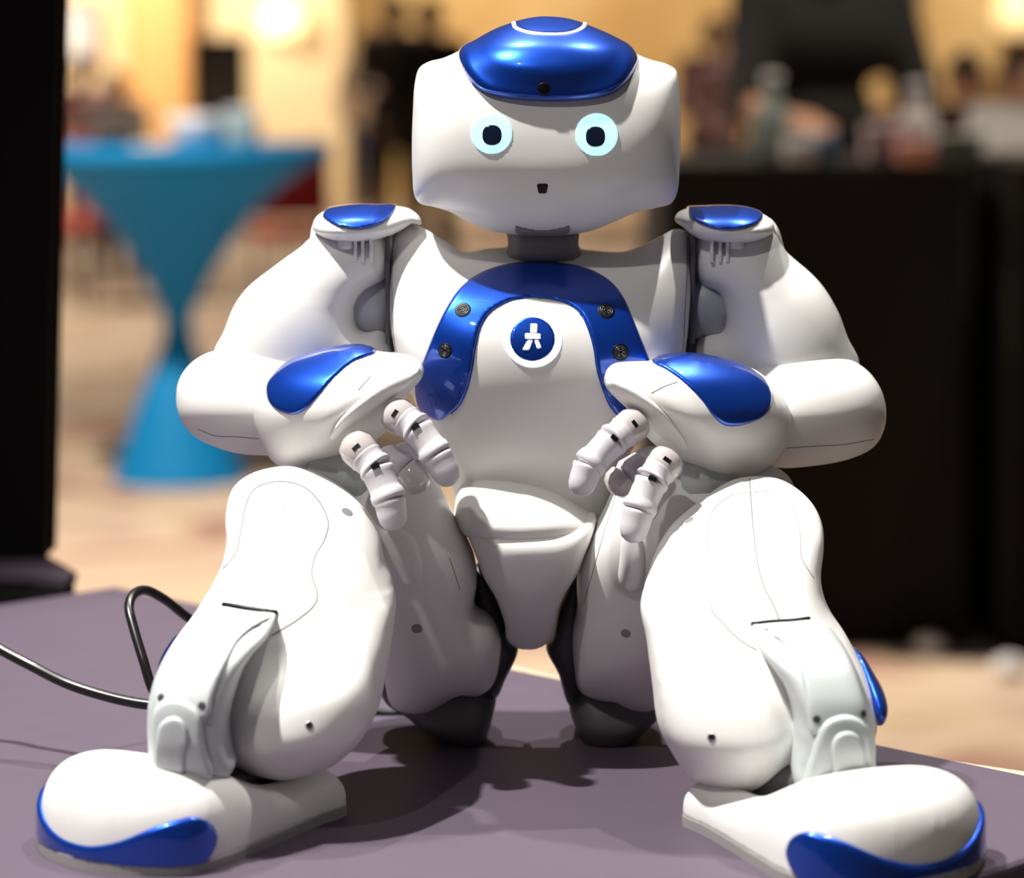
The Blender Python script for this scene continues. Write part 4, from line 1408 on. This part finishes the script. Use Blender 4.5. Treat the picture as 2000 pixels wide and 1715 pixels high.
def person(pos, label, top, bottom, hair, skin='fair', h=1.72, rot=0.0, arms=((0.0, 0.0), (0.0, 0.0)), lean=0.0, seat=False, group=None, short=False):
    """a standing (or seated) figure; arms = (raise forward, bend) per side in radians"""
    e = empty('person', pos, label, 'person', group)
    k = h / 1.72
    cr, sr_ = math.cos(rot), math.sin(rot)
    base = -0.40 if seat else 0.0

    def T(x, y, z):
        z = z + base
        yy = y - lean * max(0, z - 0.9)
        return np.array(pos) + np.array([cr * x - sr_ * yy, sr_ * x + cr * yy, z]) * k

    def C(a, b, ra, rb, g=0.0):
        return caps(T(*a), T(*b), (ra + g) * k, (rb + g) * k)
    J = {}
    for s, (ra, be) in zip((-1, 1), arms):
        sh = np.array([0.185 * s, 0.0, 1.40])
        el = sh + np.array([0.06 * s, -math.sin(ra) * 0.29, -math.cos(ra) * 0.29])
        wr = el + np.array([-0.03 * s, -math.sin(ra + be) * 0.25, -math.cos(ra + be) * 0.25])
        J[s] = (tuple(sh), tuple(el), tuple(wr))

    def legs(g):
        o = []
        for s in (-1, 1):
            if seat:
                o += [C((0.09 * s, 0, 0.90), (0.11 * s, -0.42, 0.88), 0.085, 0.065, g), C((0.11 * s, -0.42, 0.88), (0.11 * s, -0.40, 0.48), 0.06, 0.04, g)]
            else:
                o += [C((0.09 * s, 0, 0.90), (0.10 * s, -0.01, 0.48), 0.085, 0.058, g), C((0.10 * s, -0.01, 0.48), (0.11 * s, 0.02, 0.08), 0.056, 0.038, g)]
        return o

    def trunk(g):
        return [C((-0.06, 0, 0.96), (0.06, 0, 0.96), 0.115, 0.115, g), C((-0.05, 0, 1.12), (0.05, 0, 1.12), 0.105, 0.105, g), C((-0.10, 0, 1.32), (0.10, 0, 1.32), 0.105, 0.105, g),
                C((-0.15, 0, 1.40), (0.15, 0, 1.40), 0.06, 0.06, g)]

    def arm(g, full=True):
        o = []
        for s in (-1, 1):
            sh, el, wr = J[s]
            o.append(C(sh, el, 0.055, 0.042, g))
            if full:
                o.append(C(el, wr, 0.042, 0.030, g))
        return o
    hd = T(0, -0.02, 1.585)
    body = trunk(-0.01) + legs(-0.012) + arm(-0.006)
    body += [C((0, 0, 1.42), (0, -0.01, 1.54), 0.052, 0.048), ell(hd, np.array([0.076, 0.095, 0.112]) * k), ell(T(0, -0.105, 1.575), np.array([0.016, 0.025, 0.022]) * k),
             ell(T(-0.08, 0, 1.58), np.array([0.012, 0.022, 0.032]) * k), ell(T(0.08, 0, 1.58), np.array([0.012, 0.022, 0.032]) * k)]
    for s in (-1, 1):
        sh, el, wr = J[s]
        d = np.array(wr) - np.array(el)
        d /= np.linalg.norm(d)
        p = np.array(wr) + d * 0.045
        body.append(C(tuple(wr), tuple(p), 0.030, 0.036))
        for q in (-0.028, -0.010, 0.010, 0.028):
            body.append(C(tuple(p + np.array([q, 0, 0])), tuple(p + d * (0.085 - abs(q)) + np.array([q, 0, 0])), 0.012, 0.009))
        body.append(C(tuple(wr + d * 0.02), tuple(p + d * 0.02 + np.array([-0.05 * s, -0.01, 0])), 0.014, 0.010))
        o_ = (0.11 * s, -0.40, 0.44) if seat else (0.11 * s, 0.02, 0.045)
        body.append(C(o_, (o_[0], o_[1] - 0.13, o_[2] - 0.01), 0.042, 0.036))
    V, Q = sdf_mesh(multi(body, 0.018 * k), 0.016 * k)
    make_obj('body', V, Q, SK[skin], e)
    V, Q = sdf_mesh(multi(trunk(0.014) + arm(0.012, not short), 0.03 * k), 0.02 * k)
    make_obj('shirt', V, Q, CL[top], e)
    V, Q = sdf_mesh(multi(legs(0.014) + [C((-0.06, 0, 0.95), (0.06, 0, 0.95), 0.118, 0.118, 0.008)], 0.02 * k), 0.02 * k)
    make_obj('trousers', V, Q, CL[bottom], e)
    hf = ell(hd + np.array([sr_ * -0.0, 0, 0.018]) * k, np.array([0.088, 0.108, 0.116]) * k)
    face = ell(T(0, -0.13, 1.545), np.array([0.085, 0.095, 0.105]) * k)
    V, Q = sdf_mesh(wrap(lambda P: smax(smax(hf(P), -face(P), 0.01), T(0, 0, 1.52)[2] - P[:, 2], 0.02), hf), 0.012 * k)
    make_obj('hair', V, Q, CL[hair], e)
    for s in (-1, 1):
        c_ = T(0.032 * s, -0.108, 1.60)
        make_obj('eye', *lathe(c_ + np.array([sr_, -cr, 0]) * -0.006, c_ + np.array([sr_, -cr, 0]) * 0.006, [(0, 0.012), (0.6, 0.012), (1, 0.004)], 10), CL['hairdark'], e)
    make_obj('mouth', *box(T(0, -0.104, 1.525) - 0.006, T(0, -0.104, 1.525) + 0.006, 0.002), CL['rose'], e)
    return e


def at_floor(px, D):
    return ((px - 1000) * D / FPX, D - D0, 0.0)


person(at_floor(775, 19.6), 'person in a dark brown suit standing left of the robot head', 'brown', 'brown', 'hairdark', 'tan', 1.80, 0.2, ((0.3, 1.2), (0.1, 0.3)))
person(at_floor(842, 18.2), 'dark-haired person looking past just left of the robot head', 'black', 'black', 'hairdark', 'tan', 1.74, -0.4, ((0.2, 0.6), (0.2, 0.8)))
person(at_floor(727, 22.4), 'person in a beige top far behind, at the left shoulder of the brown suit', 'beige', 'denim', 'hairbrown', 'tan', 1.62, 0.0, ((0.2, 0.8), (0.2, 0.8)))
person(at_floor(168, 20.5), 'person in a pink shirt behind the left end of the cocktail table', 'pink', 'denim', 'hairbrown', 'fair', 1.36, 0.2, ((0.2, 0.8), (0.2, 0.8)))
person(at_floor(236, 17.5), 'small figure in a white shirt behind the cocktail table', 'white', 'black', 'hairbrown', 'fair', 1.28, -0.2, ((0.3, 0.8), (0.2, 0.8)))
person(at_floor(1392, 17.4), 'dark-haired person in a rose top right of the robot head', 'rose', 'denim', 'hairdark', 'fair', 1.60, 0.2, ((0.4, 1.0), (0.2, 0.9)))
person(at_floor(1560, 7.6), 'large person in black reaching across behind the black table', 'black', 'black', 'hairbrown', 'tan', 1.76, 0.35, ((0.5, 0.9), (0.5, 0.5)), 0.25, short=True)
person(at_floor(1760, 11.4), 'person in a mauve top behind the clutter on the black table', 'mauve', 'denim', 'hairbrown', 'fair', 1.30, 0.0, ((0.4, 1.0), (0.4, 1.0)))
person(at_floor(1880, 10.2), 'person in a rose shirt left of the white shirt at the right edge', 'rose', 'black', 'hairdark', 'fair', 1.34, -0.3, ((0.4, 1.0), (0.4, 1.0)))
person(at_floor(1985, 8.6), 'person in a white shirt cut off by the right edge', 'white', 'denim', 'hairbrown', 'fair', 1.36, 0.3, ((0.5, 1.0), (0.5, 1.0)))


# ---------------------------------------------------------------- black-draped tables, right
DB = 6.2


def draped(px0, px1, label, D=DB, depth=0.9, lean=0.0):
    xa, xb = (px0 - 1000) * D / FPX, (px1 - 1000) * D / FPX
    ya = D - D0
    zt_ = W(1600, 318, ya)[2]
    e = empty('draped_table', ((xa + xb) / 2, ya + depth / 2, 0), label, 'table')
    make_obj('table_top', *box((xa, ya, zt_ - 0.03), (xb, ya + depth, zt_), 0.006), M['drape'], e, smooth=False)
    # pleated cloth round the sides
    per = []
    n = 40
    for i in range(n):
        t = i / n
        per.append((xa + (xb - xa) * t, ya))
    for i in range(16):
        per.append((xb, ya + depth * i / 16))
    for i in range(n):
        per.append((xb - (xb - xa) * i / n, ya + depth))
    for i in range(16):
        per.append((xa, ya + depth * (1 - i / 16)))
    V, Fq = [], []
    m = len(per)
    cx, cy = (xa + xb) / 2, ya + depth / 2
    for lev, amp in ((zt_ - 0.002, 0.0), (zt_ - 0.25, 0.012), (0.25, 0.025), (0.003, 0.03)):
        for i, (x, y) in enumerate(per):
            s = amp * (1 if i % 2 else -0.3)
            dx, dy = (x - cx), (y - cy)
            L = math.hypot(dx, dy)
            V.append((x + dx / L * s, y + dy / L * s, lev))
    for l in range(3):
        for i in range(m):
            j = (i + 1) % m
            Fq.append((l * m + i, l * m + j, (l + 1) * m + j, (l + 1) * m + i))
    make_obj('cloth', V, Fq, M['drape'], e)
    return zt_


ZB = draped(1290, 1896, 'long black-draped table behind the robot on the right')
draped(1980, 2300, 'black-draped table cut off by the right edge', D=6.1)


def tb(px, dy):
    D = DB + dy
    return np.array([(px - 1000) * D / FPX, D - D0, ZB])


def bottle(px, dy, r, h, col, label):
    c = tb(px, dy)
    e = empty('bottle', tuple(c), label, 'bottle')
    make_obj('bottle_body', *lathe(c, c + (0, 0, h), [(0, r * 0.9), (0.04, r), (0.55, r), (0.7, r * 0.75), (0.8, r * 0.42), (0.95, r * 0.4), (1, r * 0.42)], 24), mat('bottle_tint', col, 0.15, var=0.02, trans=0.4), e)
    make_obj('bottle_cap', *lathe(c + (0, 0, h), c + (0, 0, h + r * 0.5), [(0, r * 0.46), (0.9, r * 0.46), (1, r * 0.4)], 20), M['pale'], e)


bottle(1504, 0.14, 0.042, 0.17, (0.30, 0.36, 0.36), 'clear grey-green bottle at the left end of the black table')
bottle(1785, 0.15, 0.046, 0.15, (0.75, 0.72, 0.70), 'pale bottle among the pink things on the black table')


def carton(px, dy, sx_, sz, col, lidc, label):
    c = tb(px, dy)
    e = empty('carton', tuple(c), label, 'box')
    make_obj('carton_body', *box(c - (sx_ / 2, 0.05, 0), c + (sx_ / 2, 0.05, sz), 0.004), mat('carton_card', col, 0.7, var=0.08), e, smooth=False)
    make_obj('carton_lid', *box(c - (sx_ / 2 + 0.003, 0.053, -sz * 0.72), c + (sx_ / 2 + 0.003, 0.053, sz * 1.03), 0.004), mat('carton_lid_card', lidc, 0.7, var=0.08), e, smooth=False)


carton(1592, 0.18, 0.075, 0.055, (0.10, 0.20, 0.34), (0.16, 0.30, 0.48), 'small blue carton in the middle of the black table')
carton(1558, 0.05, 0.06, 0.045, (0.42, 0.42, 0.46), (0.5, 0.5, 0.52), 'small pale grey carton left of the blue carton')
carton(1722, 0.12, 0.08, 0.075, (0.48, 0.36, 0.40), (0.5, 0.38, 0.42), 'dusty pink carton right of the blue carton')
carton(1782, 0.02, 0.07, 0.045, (0.60, 0.28, 0.22), (0.55, 0.30, 0.26), 'salmon carton in front of the pale bottle')
carton(1870, 0.14, 0.09, 0.06, (0.24, 0.27, 0.24), (0.30, 0.33, 0.30), 'grey-green carton at the right end of the long black table')
carton(1845, 0.40, 0.07, 0.12, (0.35, 0.05, 0.04), (0.10, 0.05, 0.04), 'dark red carton behind the grey-green carton')


# ---------------------------------------------------------------- red chairs far behind the cocktail table
def chair(px, D, label, rot):
    p = np.array(at_floor(px, D))
    e = empty('banquet_chair', tuple(p), label, 'chair', 'red banquet chairs')
    cr, sr_ = math.cos(rot), math.sin(rot)

    def R(V):
        V = np.asarray(V, float)
        return np.stack([cr * V[:, 0] - sr_ * V[:, 1], sr_ * V[:, 0] + cr * V[:, 1], V[:, 2]], 1) + p
    V, Fq = box((-0.22, -0.22, 0.42), (0.22, 0.22, 0.49), 0.02)
    make_obj('seat', R(V), Fq, CL['red'], e)
    V, Fq = box((-0.21, 0.19, 0.52), (0.21, 0.24, 0.92), 0.02)
    make_obj('backrest', R(V), Fq, CL['red'], e)
    for sx_ in (-0.19, 0.19):
        for sy_ in (-0.19, 0.20):
            V, Fq = tube([(sx_, sy_, 0.0), (sx_, sy_, 0.43 if sy_ < 0 else 0.6)], 0.012, 8)
            make_obj('leg', R(V), Fq, M['dark'], e)


chair(596, 14.5, 'red banquet chair right of the cocktail table', 0.4)
chair(160, 15.5, 'red banquet chair left of the cocktail table', -0.5)
# scraps of paper lying on the carpet
for px, py, lab in ((1812, 1282, 'crumpled white paper on the carpet under the long black table'), (1972, 1325, 'crumpled white paper on the carpet near the right edge')):
    c = WZ(px, py, 0.0)
    rr = random.Random(px)
    bm = bmesh.new()
    bmesh.ops.create_icosphere(bm, subdivisions=2, radius=0.035)
    for v in bm.verts:
        v.co *= rr.uniform(0.75, 1.15)
        v.co.z *= 0.7
    zm = min(v.co.z for v in bm.verts)
    V = [np.array(v.co) + c - (0, 0, zm) for v in bm.verts]
    Fq = [[v.index for v in f_.verts] for f_ in bm.faces]
    bm.free()
    tag(make_obj('paper_scrap', V, Fq, M['pale'], smooth=False), lab, 'paper')
